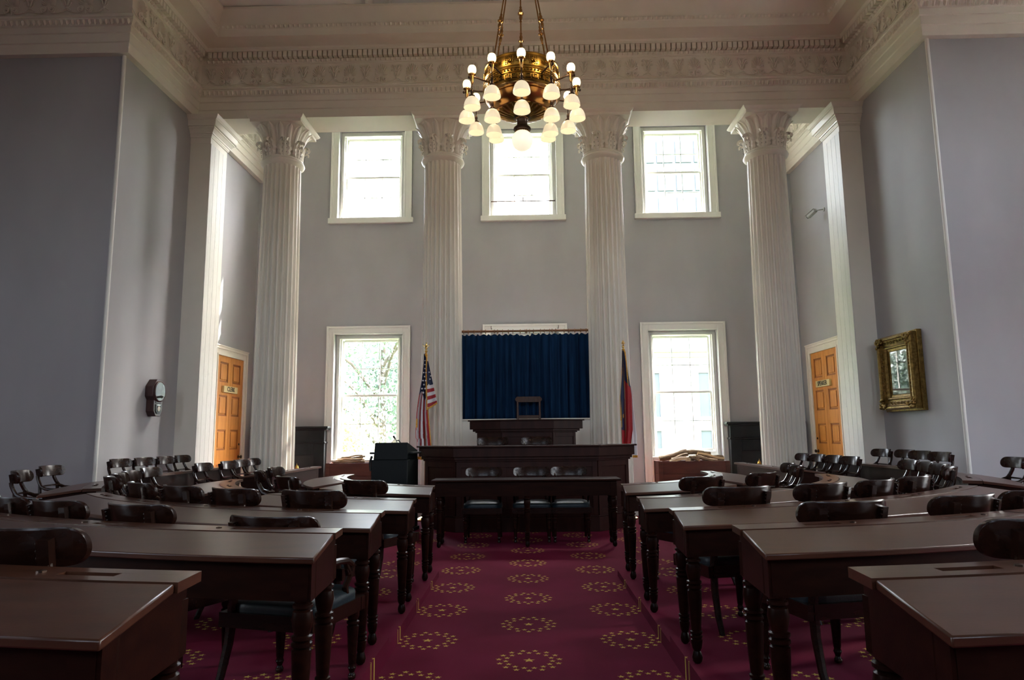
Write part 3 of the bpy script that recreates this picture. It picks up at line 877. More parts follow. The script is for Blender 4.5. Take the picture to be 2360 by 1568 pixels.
RN = [2.62, 3.80, 4.97, 6.06, 7.20]
ZN = [.790, .783, .821, .862, .898]
TT = [.05, .08, .12, .15, .18]
DEP = .455
def desk(P0, length, zn, T, label, slots, nseg=12, flip=1, group=None, facing=None):
    """P0(u 0..1, v) -> (x, y); v=0 at the sitter's edge"""
    cx, cy = P0(.5, DEP / 2)
    d = thing('curved_desk', label, 'desk', (cx, cy, T), 0, group or 'curved desks of the chamber')
    def P(u, v, z):
        x, y = P0(u, v); return (x - cx, y - cy, z - T)
    zf = zn + .04; e = .018 / length; th = .024
    b = MB()
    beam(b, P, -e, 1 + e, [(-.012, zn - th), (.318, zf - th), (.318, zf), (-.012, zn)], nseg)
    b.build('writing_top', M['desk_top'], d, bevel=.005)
    s = MB(); e2 = .026 / length; sv0, sv1 = .372, .412
    beam(s, P, -e2, 1 + e2, [(.322, zf - th), (sv0, zf - th), (sv0, zf + .003), (.322, zf + .003)], nseg)
    beam(s, P, -e2, 1 + e2, [(sv1, zf - th), (DEP + .012, zf - th), (DEP + .012, zf + .003), (sv1, zf + .003)], nseg)
    hw = .10 / length
    cuts = [-e2] + [q for c in slots for q in (c / length - hw, c / length + hw)] + [1 + e2]
    for a, c in zip(cuts[0::2], cuts[1::2]):
        beam(s, P, a, c, [(sv0, zf - th), (sv1, zf - th), (sv1, zf + .003), (sv0, zf + .003)], 3)
    s.build('inkwell_strip', M['desk_top'], d, ang=30)
    for c in slots:
        q = MB(); beam(q, P, c / length - hw, c / length + hw, [(sv0, zf - .022), (sv1, zf - .022), (sv1, zf - .016), (sv0, zf - .016)], 2)
        q.build('pen_tray', M['slot'], d)
        cx2, cy2, _ = P(c / length + hw * 1.7, .39, 0)
        MB().lathe([(.013, zf + .002 - T), (.013, zf + .008 - T), (1e-4, zf + .011 - T)], 8, 0, Matrix.Translation((cx2, cy2, 0))).build('inkwell_cap', M['dark_bronze'], d)
    za = zn - .165
    a = MB()
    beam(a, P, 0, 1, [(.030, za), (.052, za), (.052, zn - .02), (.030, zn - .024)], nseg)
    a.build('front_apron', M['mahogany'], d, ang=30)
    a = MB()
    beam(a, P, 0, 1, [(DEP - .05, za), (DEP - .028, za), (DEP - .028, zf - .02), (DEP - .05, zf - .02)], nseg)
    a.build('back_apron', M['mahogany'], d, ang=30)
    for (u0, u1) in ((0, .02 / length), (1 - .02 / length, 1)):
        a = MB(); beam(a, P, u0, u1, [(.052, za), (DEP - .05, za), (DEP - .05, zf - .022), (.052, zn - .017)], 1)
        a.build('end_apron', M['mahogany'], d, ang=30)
    for u in (.04 / length, 1 - .04 / length):
        for v in (.062, DEP - .06):
            x, y, _ = P(u, v, 0)
            x1, y1, _ = P(u + .01, v, 0)
            inst(turned_leg(za - T + .145, .14), 'leg', d, (x, y, 0), (0, 0, atan2(y1 - y, x1 - x)))
    return d
def arc_desk(row, s, a0, a1, label, slots_n=2, ax=None):
    rn = RN[row]
    def P0(u, v):
        r = rn - v
        s0 = asin((ax + .06 * v) / r) if ax else a0
        a = s0 + (a1 - s0) * u
        return (s * r * sin(a), CY - r * cos(a))
    L = rn * (a1 - (asin(ax / rn) if ax else a0))
    sl = [L * (k + .5) / slots_n for k in range(slots_n)]
    return desk(P0, L, ZN[row], TT[row], label, sl, nseg=max(8, int((a1 - (a0 or .1)) * 20)))
def side_desk(s, rn, y0, y1, zn, T, label, n=2):
    def P0(u, v): return (s * (rn - v), y0 + (y1 - y0) * u)
    L = y1 - y0
    return desk(P0, L, zn, T, label, [L * (k + .5) / n for k in range(n)], nseg=4)
AXL = [.86, .84, .84, .80, .885]
AXR = [.875, .825, .83, .88, .85]
RW = ['first', 'second', 'third', 'fourth', 'fifth']
D = RAD
SPL = {-1: [(52, None), (39, None), (30, 50.5), (24.5, 42), (17, None)], 1: [(52, None), (40, None), (29, 50), (24.5, 42), (17, None)]}
for s, sd, axs in ((-1, 'left', AXL), (1, 'right', AXR)):
    for r in range(5):
        a1, a2 = SPL[s][r]
        arc_desk(r, s, None, D(a1), 'curved mahogany desk at the aisle, %s side, %s row from the rostrum' % (sd, RW[r]), 2, axs[r])
        if a2:
            arc_desk(r, s, D(a1 + .25), D(a2), 'curved mahogany desk joined to the outer end of aisle desk, %s side, %s row' % (sd, RW[r]), 2)
    arc_desk(0, s, D(57), D(92), 'short curved desk turned sideways, %s side, first row, facing the rostrum end' % sd, 2)
    arc_desk(1, s, D(53), D(80), 'curved desk seen end on beyond the cross gap, %s side, second row' % sd, 2)
    arc_desk(2, s, D(58.5), D(80), 'curved desk seen end on by the %s wall chairs, third row' % sd, 2)
    side_desk(s, 3.80, 9.2 if s < 0 else 9.0, 11.25, .785, .08, 'straight desk side on with lit front panel, before the %s fireplace' % sd)
    side_desk(s, 4.97, 8.35, 11.0, .825, .12, 'straight dark desk side on, standing before the %s wall chairs' % sd)

# ------------------------------------------------------------------ armchairs
def chair_parts():
    parts = []
    # crest rail: curved board with rounded ends
    b = MB(); secs = []
    xs = [-.235 * q for q in (1, .996, .985, .965, .935, .895, .85, .80, .76)] + [-.235 * q for q in (.65, .5, .33, .17, 0)]
    xs = xs + [-x for x in xs[-2::-1]]; n = len(xs) - 1
    for x in xs:
        ex = max(0, (abs(x) - .178) / .057)
        hh = .0585 * max(.12, max(0, 1 - ex ** 2.7) ** (1 / 2.5)); t = .0115
        y = -.285 + .100 * (x / .235) ** 2
        nx, ny = -.2 * x / .235 * .85, 1.0
        nl = hypot(nx, ny); nx, ny = nx / nl, ny / nl
        for (dy, dz) in ((-1, -.90), (-.72, -1), (.72, -1), (1, -.90), (1, .90), (.72, 1), (-.72, 1), (-1, .90)):
            zz = .8315 + dz * hh
            secs.append((x + nx * dy * t, y + ny * dy * t - (zz - .83) * .20, zz))
    fs = [(k * 8 + j, k * 8 + (j + 1) % 8, (k + 1) * 8 + (j + 1) % 8, (k + 1) * 8 + j) for k in range(n) for j in range(8)]
    fs += [tuple(range(7, -1, -1)), tuple(n * 8 + j for j in range(8))]
    b.add(secs, fs); parts.append(('crest_rail', b.mesh('crest_rail', M['chair_wood'], ang=28), []))
    for s in (-1, 1):
        b = MB()
        yc = -.285 + .100 * (.158 / .235) ** 2 - .0115            # back face of the crest at the stile
        T = Matrix.Translation((s * .158, yc - .012, .818)) @ Matrix.Rotation(s * RAD(15), 4, 'Z') @ Matrix.Rotation(RAD(11.3), 4, 'X')
        b.box(-.0185, .0185, -.015, .017, -.045, .042, 0, T)
        for z in (.03, .008, -.014): b.ball(tuple(T @ Vector((-s * .0195, -.008, z))), .0065, 6, 4)
        pts = [(s * .159, yc - .010, .785), (s * .162, yc - .004, .755), (s * .170, -.232, .705), (s * .181, -.205, .665), (s * .193, -.15, .64), (s * .205, -.07, .632), (s * .214, .02, .632), (s * .220, .09, .625), (s * .222, .135, .598), (s * .220, .128, .562), (s * .218, .100, .556), (s * .218, .092, .578), (s * .218, .108, .588)]
        b.tube(pts, [.019, .018, .018, .018, .018, .018, .018, .018, .017, .015, .012, .010, .008], 8)
        b.tube([(s * .217, .085, .615), (s * .219, .125, .545), (s * .217, .085, .49), (s * .216, .10, .42)], [.013, .016, .016, .018], 6)
        parts.append(('arm', b.mesh('arm', M['chair_wood'], ang=40), []))
    b = MB().tube([(x, -.245 + .035 * (x / .17) ** 2, .668) for x in [-.172 + .344 * k / 8 for k in range(9)]], .019, 6, flat=.55)
    parts.append(('back_rail', b.mesh('back_rail', M['chair_wood']), []))
    b = MB()
    b.box(-.245, .245, .195, .235, .35, .42); b.box(-.215, .215, -.235, -.20, .35, .42)
    b.box(-.245, -.21, -.235, .2, .35, .42); b.box(.21, .245, -.235, .2, .35, .42)
    parts.append(('seat_frame', b.mesh('seat_frame', M['chair_wood'], smooth=False), []))
    b = MB()
    def cush(u, v):
        a = 2 * pi * u; c, s_ = cos(a), sin(a)
        q = (abs(c) ** 6 + abs(s_) ** 6) ** (-1 / 6)
        if v < .35: k = 1.0; z = .405 + .045 * v / .35
        else:
            w = (v - .35) / .65; k = cos(w * pi / 2) ** .6 if w < 1 else 0; z = .45 + .045 * sin(w * pi / 2)
        return (.236 * q * c * k, .218 * q * s_ * k + .005, z)
    b.grid(cush, 40, 8); parts.append(('seat', b.mesh('seat', M['leather'], ang=50), []))
    fl_ = MB().lathe([(.004, 0), (.018, .006), (.02, .02), (.012, .036), (.015, .045), (.021, .06), (.016, .075), (.019, .085), (.027, .24), (.029, .27), (.022, .275), (.031, .285), (.031, .295), (.022, .30), (.03, .32), (.032, .36)], 12).mesh('leg', M['chair_wood'])
    castor = MB().ball((0, -.008, .016), .0155, 8, 6, sz=.9).mesh('castor', M['dark_bronze'])
    for s in (-1, 1):
        parts.append(('leg', fl_, [('castor', castor)], (s * .205, .19, 0)))
        b = MB().tube([(s * .171, -.226, .70), (s * .178, -.215, .60), (s * .188, -.212, .50), (s * .195, -.205, .40), (s * .200, -.218, .27), (s * .205, -.255, .13), (s * .210, -.315, .004)], [.016, .018, .021, .024, .022, .019, .016], 8)
        parts.append(('leg', b.mesh('leg', M['chair_wood']), []))
    return parts
CP = chair_parts()
def chair(x, y, z, rz, label, group=None, hs=1.0):
    t = thing('armchair', label, 'chair', (x, y, z), rz, group or 'dark wooden armchairs')
    if hs != 1: t.scale = (1, 1, hs)
    for p in CP:
        o = inst(p[1], p[0], t, p[3] if len(p) > 3 else (0, 0, 0))
        for nm, me in p[2]: inst(me, nm, o)
    return t
def place(cx, cy, T, label, group, face=None, jit=0.0, hs=1.0):
    """(cx, cy) = centre of the crest rail"""
    if face is None:
        d = Vector((-cx, CY - cy)) if cy < CY else Vector((-cx, 0))
    else: d = Vector(face)
    a = atan2(d.y, d.x) + jit; d = Vector((cos(a), sin(a)))
    return chair(cx + d.x * .27, cy + d.y * .27, T, a - pi / 2, label, group, hs)
ORD = ['first', 'second', 'third', 'fourth', 'fifth']
CAP = [3.12, 4.46, 5.54, 6.68]
def row_chairs(pts, row, s, fmt, group, rng=None, hs=1.0):
    for i, (x, y) in enumerate(pts):
        r = hypot(x, CY - y)
        if row is not None and y < CY and r > CAP[row]:
            x, y = x * CAP[row] / r, CY - (CY - y) * CAP[row] / r
        place(x, y, TT[row] if row is not None else .15, fmt % ORD[i], group, jit=random.uniform(-.07, .07), hs=hs)
GL = 'dark wooden armchairs of the members'
# crest centres, counted outwards from the aisle
row_chairs([(-1.40, 5.81), (-2.29, 6.47)], 0, -1, 'dark armchair seen from behind at left first row, %s from the aisle', GL)
row_chairs([(-1.38, 4.35), (-2.00, 4.60), (-2.50, 4.90), (-3.02, 5.30)], 1, -1, 'dark armchair seen from behind at left second row, %s from the aisle', GL)
place(-1.19, 3.16, TT[2], 'dark low armchair, crest barely above left fourth row desk, nearest the aisle', GL, jit=-.05, hs=.93)
row_chairs([(-1.97, 3.41), (-2.56, 3.67), (-3.02, 3.95)], 2, -1, 'dark armchair seen from behind in left third row, %s beyond the low one', GL, hs=.97)
place(-1.58, 2.10, TT[3], 'large dark armchair back in the left foreground, cut by the picture edge', GL)
row_chairs([(1.51, 5.87), (2.19, 6.38)], 0, 1, 'dark armchair seen from behind at right first row, %s from the aisle', GL)
row_chairs([(1.34, 4.33), (1.98, 4.59), (2.49, 4.86), (2.94, 5.22)], 1, 1, 'dark armchair seen from behind at right second row, %s from the aisle', GL)
row_chairs([(1.50, 3.26), (2.23, 3.52), (2.72, 3.80)], 2, 1, 'dark armchair seen from behind at right third row, %s from the aisle', GL, hs=.97)
place(1.59, 2.12, TT[3], 'dark armchair back at lower right edge, behind the nearest right desk', GL)
GS = 'dark armchairs seen from the front at the sides'
row_chairs([(-3.20, 7.51), (-3.42, 8.45)], 0, -1, 'dark armchair at the left end of the first row, %s from the camera', GS)
row_chairs([(2.98, 7.62), (3.31, 8.18)], 0, 1, 'dark armchair at the right end of the first row, %s from the camera', GS)
row_chairs([(-3.78, 6.16), (-3.98, 6.68), (-4.17, 7.19), (-4.42, 8.01)], 1, -1, 'dark armchair in the left cluster below the clock, %s from the camera', GS)
row_chairs([(3.93, 6.51), (4.15, 7.01), (4.32, 7.52), (4.41, 8.02)], 1, 1, 'dark armchair in the right cluster below the gilt frame, %s from the camera', GS)
row_chairs([(-4.92, 6.63), (-5.45, 7.80)], 2, -1, 'dark armchair alone against the far left blue wall, %s from the camera', GS)
row_chairs([(5.25, 7.52)], 2, 1, 'dark armchair at the far right picture edge by the grey wall', GS) if False else place(5.25, 7.52, TT[2], 'dark armchair at the far right picture edge by the grey wall', GS)
row_chairs([(-4.40, 9.28), (-4.34, 9.95), (-4.42, 10.58), (-4.47, 11.15)], 1, -1, 'dark armchair before the CLERK door and left column, %s from the camera', GS)
row_chairs([(4.38, 9.39), (4.40, 9.93), (4.38, 10.42), (4.36, 10.93)], 1, 1, 'dark armchair before the SPEAKER door and right column, %s from the camera', GS)
row_chairs([(-5.47, 9.17), (-5.42, 9.66), (-5.42, 10.22), (-5.46, 10.82)], None, -1, 'dark armchair against the left wall under the clock, %s from the camera', GS)
row_chairs([(5.12, 8.62), (5.22, 9.23), (5.35, 9.83), (5.30, 10.38)], None, 1, 'dark armchair against the right wall under the gilt frame, %s from the camera', GS)
GC = 'armchairs at the clerks desks'
for x, w in ((-.55, 'left'), (.06, 'middle'), (.54, 'right')):
    place(x, 9.06, 0, 'dark armchair facing the camera between front table and rostrum, %s of the three' % w, GC, face=(0, -1))
for x, w in ((-.50, 'left'), (.15, 'right')):
    place(x, 10.40, .38, 'dark armchair facing the camera behind the rostrum, %s of the two below the speaker desk' % w, GC, face=(0, -1))

# ------------------------------------------------------------------ front table
t = thing('clerks_table', 'long narrow mahogany table with turned legs in front of the rostrum', 'table', (0, 8.53, 0))
MB().box(-1.13, 1.11, -.31, .12, .755, .78).build('table_top', M['mahogany'], t, bevel=.006)
for nm, q in (('front_apron', (-1.07, 1.05, -.275, -.25)), ('back_apron', (-1.07, 1.05, .06, .085)), ('end_apron', (-1.08, -1.055, -.26, .07)), ('end_apron', (1.035, 1.06, -.26, .07))):
    MB().box(*q, .585, .755).build(nm, M['mahogany'], t, bevel=.003)
for x in (-1.04, 0, 1.02):
    for y in (-.245, .055):
        inst(turned_leg(.735, .15), 'leg', t, (x, y, 0))

# ------------------------------------------------------------------ rostrum, speaker's desk and platforms
def inset(poly, d):
    n = len(poly); out = []
    for i in range(n):
        a, b, c = Vector(poly[i - 1]), Vector(poly[i]), Vector(poly[(i + 1) % n])
        d1 = (b - a).normalized(); d2 = (c - b).normalized()
        n1 = Vector((-d1.y, d1.x)); n2 = Vector((-d2.y, d2.x))
        k = max(.35, 1 + n1.dot(n2))
        o = b + (n1 + n2) * (d / k); out.append((o.x, o.y))
    return out
RO = [(-1.60, 10.08), (-1.01, 9.45), (1.01, 9.45), (1.60, 10.08), (1.36, 10.34), (.84, 9.84), (-.84, 9.84), (-1.36, 10.34)]
t = thing('rostrum', 'long dark rostrum with angled wings across the front of the chamber', 'rostrum', (0, 9.7, 0))
loc = lambda poly: [(x, y - 9.7) for x, y in poly]
MB().prism(loc(RO), 1.132, 1.156).build('top', M['rostrum_wood'], t, bevel=.006, smooth=False)
MB().prism(loc(inset(RO, .028)), 1.005, 1.132).build('fascia', M['rostrum_wood'], t, bevel=.004, smooth=False)
MB().prism(loc(inset(RO, .055)), .965, 1.005).prism(loc(inset(RO, .075)), .94, .965).build('bed_moulding', M['rostrum_wood'], t, bevel=.004, smooth=False)
MB().prism(loc(inset(RO, .105)), .20, .94).build('body', M['rostrum_wood'], t, smooth=False)
MB().prism(loc(inset(RO, .075)), 0, .19).prism(loc(inset(RO, .09)), .19, .215).build('plinth', M['rostrum_wood'], t, bevel=.006, smooth=False)
f = loc(inset(RO, .103))
for i, nm in ((0, 'wing_panel'), (1, 'front_panel'), (2, 'wing_panel')):
    a, c = Vector(f[i]), Vector(f[i + 1]); L = (c - a).length; dd = (c - a) / L; nn = Vector((dd.y, -dd.x))
    b = MB()
    ang_ = atan2(dd.y, dd.x)
    T = Matrix.Translation((a.x, a.y, 0)) @ Matrix.Rotation(ang_, 4, 'Z')
    bw = .07
    b.box(.005, bw, -.016, .01, .215, .94, 0, T); b.box(L - bw, L - .005, -.016, .01, .215, .94, 0, T)
    b.box(bw, L - bw, -.014, .01, .86, .94, 0, T); b.box(bw, L - bw, -.014, .01, .215, .31, 0, T)
    if nm == 'front_panel':
        for q in (1 / 3, 2 / 3): b.box(L * q - .04, L * q + .04, -.014, .01, .31, .86, 0, T)
    b.build(nm, M['rostrum_wood'], t, bevel=.003, smooth=False)

SP = [(-.92, 10.88), (-.40, 10.60), (.43, 10.60), (.92, 10.88), (.80, 11.02), (.38, 10.86), (-.36, 10.86), (-.80, 11.02)]
t = thing('speaker_desk', 'raised dark speaker desk with angled wings below the blue curtain', 'desk', (0, 10.8, .38))
loc = lambda poly: [(x, y - 10.8) for x, y in poly]
MB().prism(loc(SP), 1.135, 1.157).build('top', M['rostrum_wood'], t, bevel=.005, smooth=False)
MB().prism(loc(inset(SP, .02)), 1.01, 1.135).build('fascia', M['rostrum_wood'], t, bevel=.004, smooth=False)
MB().prism(loc(inset(SP, .05)), .975, 1.01).prism(loc(inset(SP, .075)), .955, .975).build('bed_moulding', M['rostrum_wood'], t, bevel=.004, smooth=False)
MB().prism(loc(inset(SP, .095)), .0, .955).build('body', M['rostrum_wood'], t, smooth=False)
f = loc(inset(SP, .094))
for i in range(3):
    a, c = Vector(f[i]), Vector(f[i + 1]); L = (c - a).length; dd = (c - a) / L
    T = Matrix.Translation((a.x, a.y, 0)) @ Matrix.Rotation(atan2(dd.y, dd.x), 4, 'Z')
    b = MB(); bw = .05
    b.box(.004, bw, -.012, .01, .0, .955, 0, T); b.box(L - bw, L - .004, -.012, .01, .0, .955, 0, T); b.box(bw, L - bw, -.010, .01, .89, .955, 0, T); b.box(bw, L - bw, -.010, .01, 0, .1, 0, T)
    b.build('front_panel' if i == 1 else 'wing_panel', M['rostrum_wood'], t, bevel=.003, smooth=False)
MB().box(-1.2, 1.2, 9.86, 10.98, 0, .38).build('dais_step', M['carpet'], fl, smooth=False)
MB().box(-1.02, 1.02, 11.04, 11.70, 0, .96).build('dais_step', M['carpet'], fl, smooth=False)

# speaker's chair: straight back with two rails
t = thing('speaker_chair', 'tall brown open-backed chair behind the speaker desk against the blue curtain', 'chair', (.047, 11.36, .96))
for s in (-1, 1):
    MB().tube([(s * .185, .215, .96), (s * .185, .19, .7), (s * .185, .16, .42), (s * .185, .19, 0)], .019, 8).build('back_post', M['speaker_wood'], t)
    MB().lathe([(.014, 0), (.02, .1), (.024, .42)], 10, 0, Matrix.Translation((s * .18, -.17, 0))).build('leg', M['speaker_wood'], t)
b = MB()
n = 14; vs = []
for k in range(n + 1):
    x = -.225 + .45 * k / n; ex = max(0, (abs(x) - .195) / .031); hh = .048 * sqrt(max(.05, 1 - ex * ex))
    y = .205 + .02 - .03 * (x / .22) ** 2
    vs += [(x, y - .013, .93 - hh), (x, y + .013, .93 - hh), (x, y + .013, .93 + hh), (x, y - .013, .93 + hh)]
b.add(vs, [(4 * k + j, 4 * k + (j + 1) % 4, 4 * k + 4 + (j + 1) % 4, 4 * k + 4 + j) for k in range(n) for j in range(4)] + [(3, 2, 1, 0), (4 * n, 4 * n + 1, 4 * n + 2, 4 * n + 3)])
b.build('crest_rail', M['speaker_wood'], t, bevel=.004)
MB().box(-.175, .175, .172, .195, .61, .665).build('back_rail', M['speaker_wood'], t, bevel=.005)
MB().box(-.21, .21, -.2, .19, .40, .46).build('seat', M['leather'], t, bevel=.015)

# ------------------------------------------------------------------ partition, curtain and rod between the middle columns
t = thing('partition', 'low cream partition with cap rail between the middle columns, under the blue curtain', 'partition', (0, 11.76, 0))
MB().box(-1.085, 1.085, -.03, .03, 0, 1.545).build('panel', M['trim'], t)
MB().box(-1.095, 1.095, -.05, .05, 1.545, 1.575).build('cap_rail', M['trim'], t, bevel=.006)
RODZ = 3.085
t = thing('curtain_rod', 'brown wooden curtain rod with rings spanning between the middle columns', 'rod', (0, 11.77, RODZ))
MB().tube([(-1.105, 0, 0), (1.105, 0, 0)], .021, 12).build('pole', M['rod'], t)
RX = [-1.06, -.98, -.88, -.76, -.68, -.53, -.47, -.385, -.285, -.205, -.08, .005, .03, .085, .15, .27, .335, .43, .47, .53, .68, .76, .865, .965, 1.06]
rme = MB().tube([(0, .034 * cos(a), .034 * sin(a) - .006) for a in [2 * pi * k / 14 for k in range(15)]], .006, 6, cap=False).tube([(0, 0, -.04), (0, .003, -.062)], .003, 5).mesh('curtain_ring', M['rod'])
for x in RX: inst(rme, 'curtain_ring', t, (x, 0, 0), (0, 0, random.uniform(-.25, .25)))
for x0, x1, lab, seed in ((-1.09, .05, 'left dark blue pleated curtain behind the speaker desk', 1), (.0, 1.09, 'right dark blue pleated curtain behind the speaker desk', 5)):
    rnd = random.Random(seed); ph = [rnd.uniform(0, 6.28) for _ in range(6)]
    def cf(u, v):
        x = x0 + (x1 - x0) * u
        w = .024 * sin(u * 2 * pi * 10 + ph[0] + .5 * sin(u * 9 + ph[1])) + .012 * sin(u * 2 * pi * 17 + ph[2])
        amp = .45 + .55 * min(1, v * 2.2)
        zt = 3.025 + (.012 * cos((x - .04) / .0475 * pi) if True else 0) - (.02 if -.09 < x < .12 else 0)
        return (x + .012 * sin(u * 40 + v * 2), (.006 if x0 < -.5 else -.006) + w * amp, zt + (1.572 - zt) * v - 3.085 + 0)
    b = MB().grid(cf, 150, 14)
    o = b.build('curtain', M['curtain'], solid=.003, ang=80, loc=(0, 11.77, 3.085))
    tag(o, lab, 'curtain', 'blue curtains')
# ------------------------------------------------------------------ lectern and microphone
t = thing('lectern', 'black lectern with side shelves, left of the rostrum below the window', 'lectern', (-1.83, 9.72, 0), RAD(-8))
prof = [(-.245, 0), (.245, 0), (.245, 1.20), (-.245, 1.20)]
MB().box(-.265, .25, -.25, .25, .04, .98).build('cabinet', M['lectern'], t, bevel=.008)
MB().box(-.285, .27, -.27, .27, 0, .05).build('base', M['lectern'], t, bevel=.006)
MB().add([(-.235, -.25, .98), (.25, -.25, .98), (.25, .22, .98), (-.235, .22, .98), (-.215, -.25, 1.215), (.25, -.25, 1.215), (.25, .22, 1.10), (-.215, .22, 1.10)], [(0, 3, 2, 1), (4, 5, 6, 7), (0, 1, 5, 4), (1, 2, 6, 5), (2, 3, 7, 6), (3, 0, 4, 7)]).build('reading_desk', M['lectern'], t, bevel=.006)
for s, x in ((-1, -.25), (1, .25)):
    MB().box(min(x, x + s * .06), max(x, x + s * .06), -.2, .2, 1.055, 1.082).build('side_shelf', M['lectern'], t, bevel=.006)
MB().tube([(-.262 - .02 * sin(k / 8 * pi) - .012 * k / 8, -.235, 1.03 - .20 * k / 8) for k in range(9)], .016, 8).build('scroll_bracket', M['lectern'], t)
t = thing('microphone', 'black gooseneck microphone rising from the lectern', 'microphone', (-1.80, 9.70, 1.165))
MB().lathe([(.03, 0), (.03, .012), (.012, .02)], 12).build('base', M['black_paint'], t)
MB().tube([(0, 0, .01), (-.012, 0, .05), (-.03, 0, .09), (-.045, 0, .11)], .005, 8).build('stem', M['black_paint'], t)
MB().tube([(.055, 0, -.005), (.03, 0, .05), (.01, 0, .078), (-.015, 0, .07)], .008, 8).build('clip_arm', M['black_paint'], t)
MB().lathe([(.006, 0), (.013, .012), (.016, .03), (.012, .046), (1e-4, .052)], 12, 0, Matrix.Translation((-.04, 0, .10)) @ Matrix.Rotation(RAD(-32), 4, 'Y')).build('windscreen', M['black_paint'], t)

# ------------------------------------------------------------------ flags
def flag_pole(t, top, finial):
    MB().lathe([(.14, 0), (.14, .02), (.09, .05), (.03, .07), (.022, .12)], 20).build('stand', M['brass'], t)
    MB().lathe([(.015, .1), (.015, top - .16)], 10).build('pole', M['rod'], t)
    b = MB().lathe([(.015, top - .17), (.024, top - .165), (.026, top - .15), (.014, top - .14), (.012, top - .125), (.022, top - .115), (.022, top - .105), (.012, top - .095)], 12)
    if finial == 'eagle':
        b.ball((0, 0, top - .065), .02, 10, 8, sz=1.5)
        b.ball((.006, -.006, top - .022), .011, 8, 6)
        for s in (-1, 1):
            b.tube([(s * .012, 0, top - .075), (s * .04, 0, top - .07), (s * .056, 0, top - .05), (s * .058, .004, top - .03)], [.012, .013, .010, .004], 6, flat=.5)
        b.tube([(.0, 0, top - .08), (.0, .0, top - .10)], [.012, .02], 6)
    else:
        b.lathe([(.010, top - .095), (.016, top - .08), (.008, top - .07), (.018, top - .05), (.020, top - .035), (1e-4, top)], 6)
        for s in (-1, 1): b.tube([(0, 0, top - .062), (s * .02, 0, top - .058), (s * .03, 0, top - .045)], [.006, .006, .004], 6)
    b.build('finial', M['brass'], t)
FM = [M['flag_blue'], M['flag_red'], M['flag_white'], M['gold']]
def star_pts(b, c, r, nrm=(0, -1, 0), rot=0.0, mi=0):
    vs = []
    for k in range(10):
        a = rot + pi / 2 + k * pi / 5; q = r if k % 2 == 0 else r * .42
        vs.append((c[0] + q * cos(a), c[1], c[2] + q * sin(a)))
    b.add(vs + [c], [(10, (k + 1) % 10, k) for k in range(10)], mi)
t = thing('flag', 'furled red, white and blue stars and stripes flag with gold fringe, left of the rostrum', 'flag', (-1.585, 10.9, 0), 0, 'flags beside the rostrum')
flag_pole(t, 2.80, 'eagle')
ZT = 2.60
def main_us(u, v):
    z = ZT - v * (ZT - .93)
    wl = .03 + .125 * min(1, v * 1.35) - (.02 if v > .8 else 0); wr = .012 + .075 * v
    x = -wl + (wl + wr) * u + .012 * sin(v * 9)
    y = -.025 - .03 * sin(u * pi * 5 + v * 2) * (.3 + v)
    if v > .86: z += .10 * (u - .35) ** 2
    return (x, y, z)
def us_col(u, v):
    if u > .93: return 3
    if u < .10 and v > .62 and v < .70: return 3
    if v > .975: return 3
    z = v + .04 * sin(u * 7)
    if z < .40: return 0
    return 1 if int(u * 6.6 + v * 1.0) % 2 == 0 else 2
MB().grid(main_us, 60, 120, mif=us_col).build('main_fold', FM, t, solid=.004, ang=60)
sb = MB(); rnd = random.Random(3)
for k in range(9):
    v = .07 + k * .038
    for u in ((.3, .7) if k % 2 else (.5,)) if k > 2 else (.5,):
        x, y, z = main_us(u, v); star_pts(sb, (x, -.075 - .02, z), .013 + .0012 * k, rot=rnd.uniform(-.4, .4))
        sb.v[-1] = sb.v[-1]
for (x, z) in ((.062, 2.30), (.074, 2.19), (.055, 2.10), (.086, 2.24)): star_pts(sb, (x, -.075, z), .017, rot=rnd.uniform(-.4, .4))
sb.build('stars', M['flag_white'], t, smooth=False)
def flap_us(u, v):
    z = 2.46 - v * (2.46 - 1.68) + u * .10 * v + .02
    w = .02 + .155 * v
    return (.018 + w * u * 1.0, -.055 - .012 * sin(u * 6 + v * 2), z)
def flap_col(u, v):
    if v > .965: return 3
    if u < .10: return 3
    q = v - .05 * u
    if q < .50: return 0
    return 2 if int((q - .50) / .075) % 2 == 0 else 1
MB().grid(flap_us, 30, 110, mif=flap_col).build('side_fold', FM, t, solid=.004, ang=60)
b = MB()
for k in range(12): b.tube([(.0, -.03, 2.62), (-.012 + .002 * k, -.06, 2.58 - .004 * k)], .004, 5)
b.tube([(-.004, -.04, 2.63), (.02, -.05, 2.58), (.012, -.085, 2.3), (.02, -.09, 1.9)], [.012, .012, .008, .006], 6)
b.build('gold_cord', M['gold'], t)
t = thing('flag', 'furled red and dark blue flag with gold fringe and spear tip, right of the rostrum', 'flag', (1.565, 10.9, 0), 0, 'flags beside the rostrum')
flag_pole(t, 2.785, 'spear')
def main_nc(u, v):
    z = 2.61 - v * (2.61 - (1.10 - .05 * u))
    wl = .025 + .05 * min(1, v * 1.6); wr = .02 + .085 * min(1, v * 2.2) - (.05 * (v - .8) / .2 if v > .8 else 0)
    return (-wl + (wl + wr) * u, -.03 - .028 * sin(u * pi * 3.5 + v) * (.3 + v), z)
def nc_col(u, v):
    if u < .05 and v < .8: return 3
    if .30 < u < .36 and v < .50: return 3
    if v > .97: return 3
    if u < .30: return 0 if v < .82 else 1
    return 0 if v < .26 + .12 * u else 1
MB().grid(main_nc, 36, 80, mif=nc_col).build('main_fold', FM, t, solid=.004, ang=60)
def side_nc(u, v):
    z = 2.05 - v * 1.12
    return (.085 + .075 * u * min(1, .3 + v) + .01 * v, .012 + .01 * sin(u * 5), z + .0)
MB().grid(side_nc, 8, 30, mif=lambda u, v: 3 if v > .95 else 2).build('white_fold', FM, t, solid=.004)
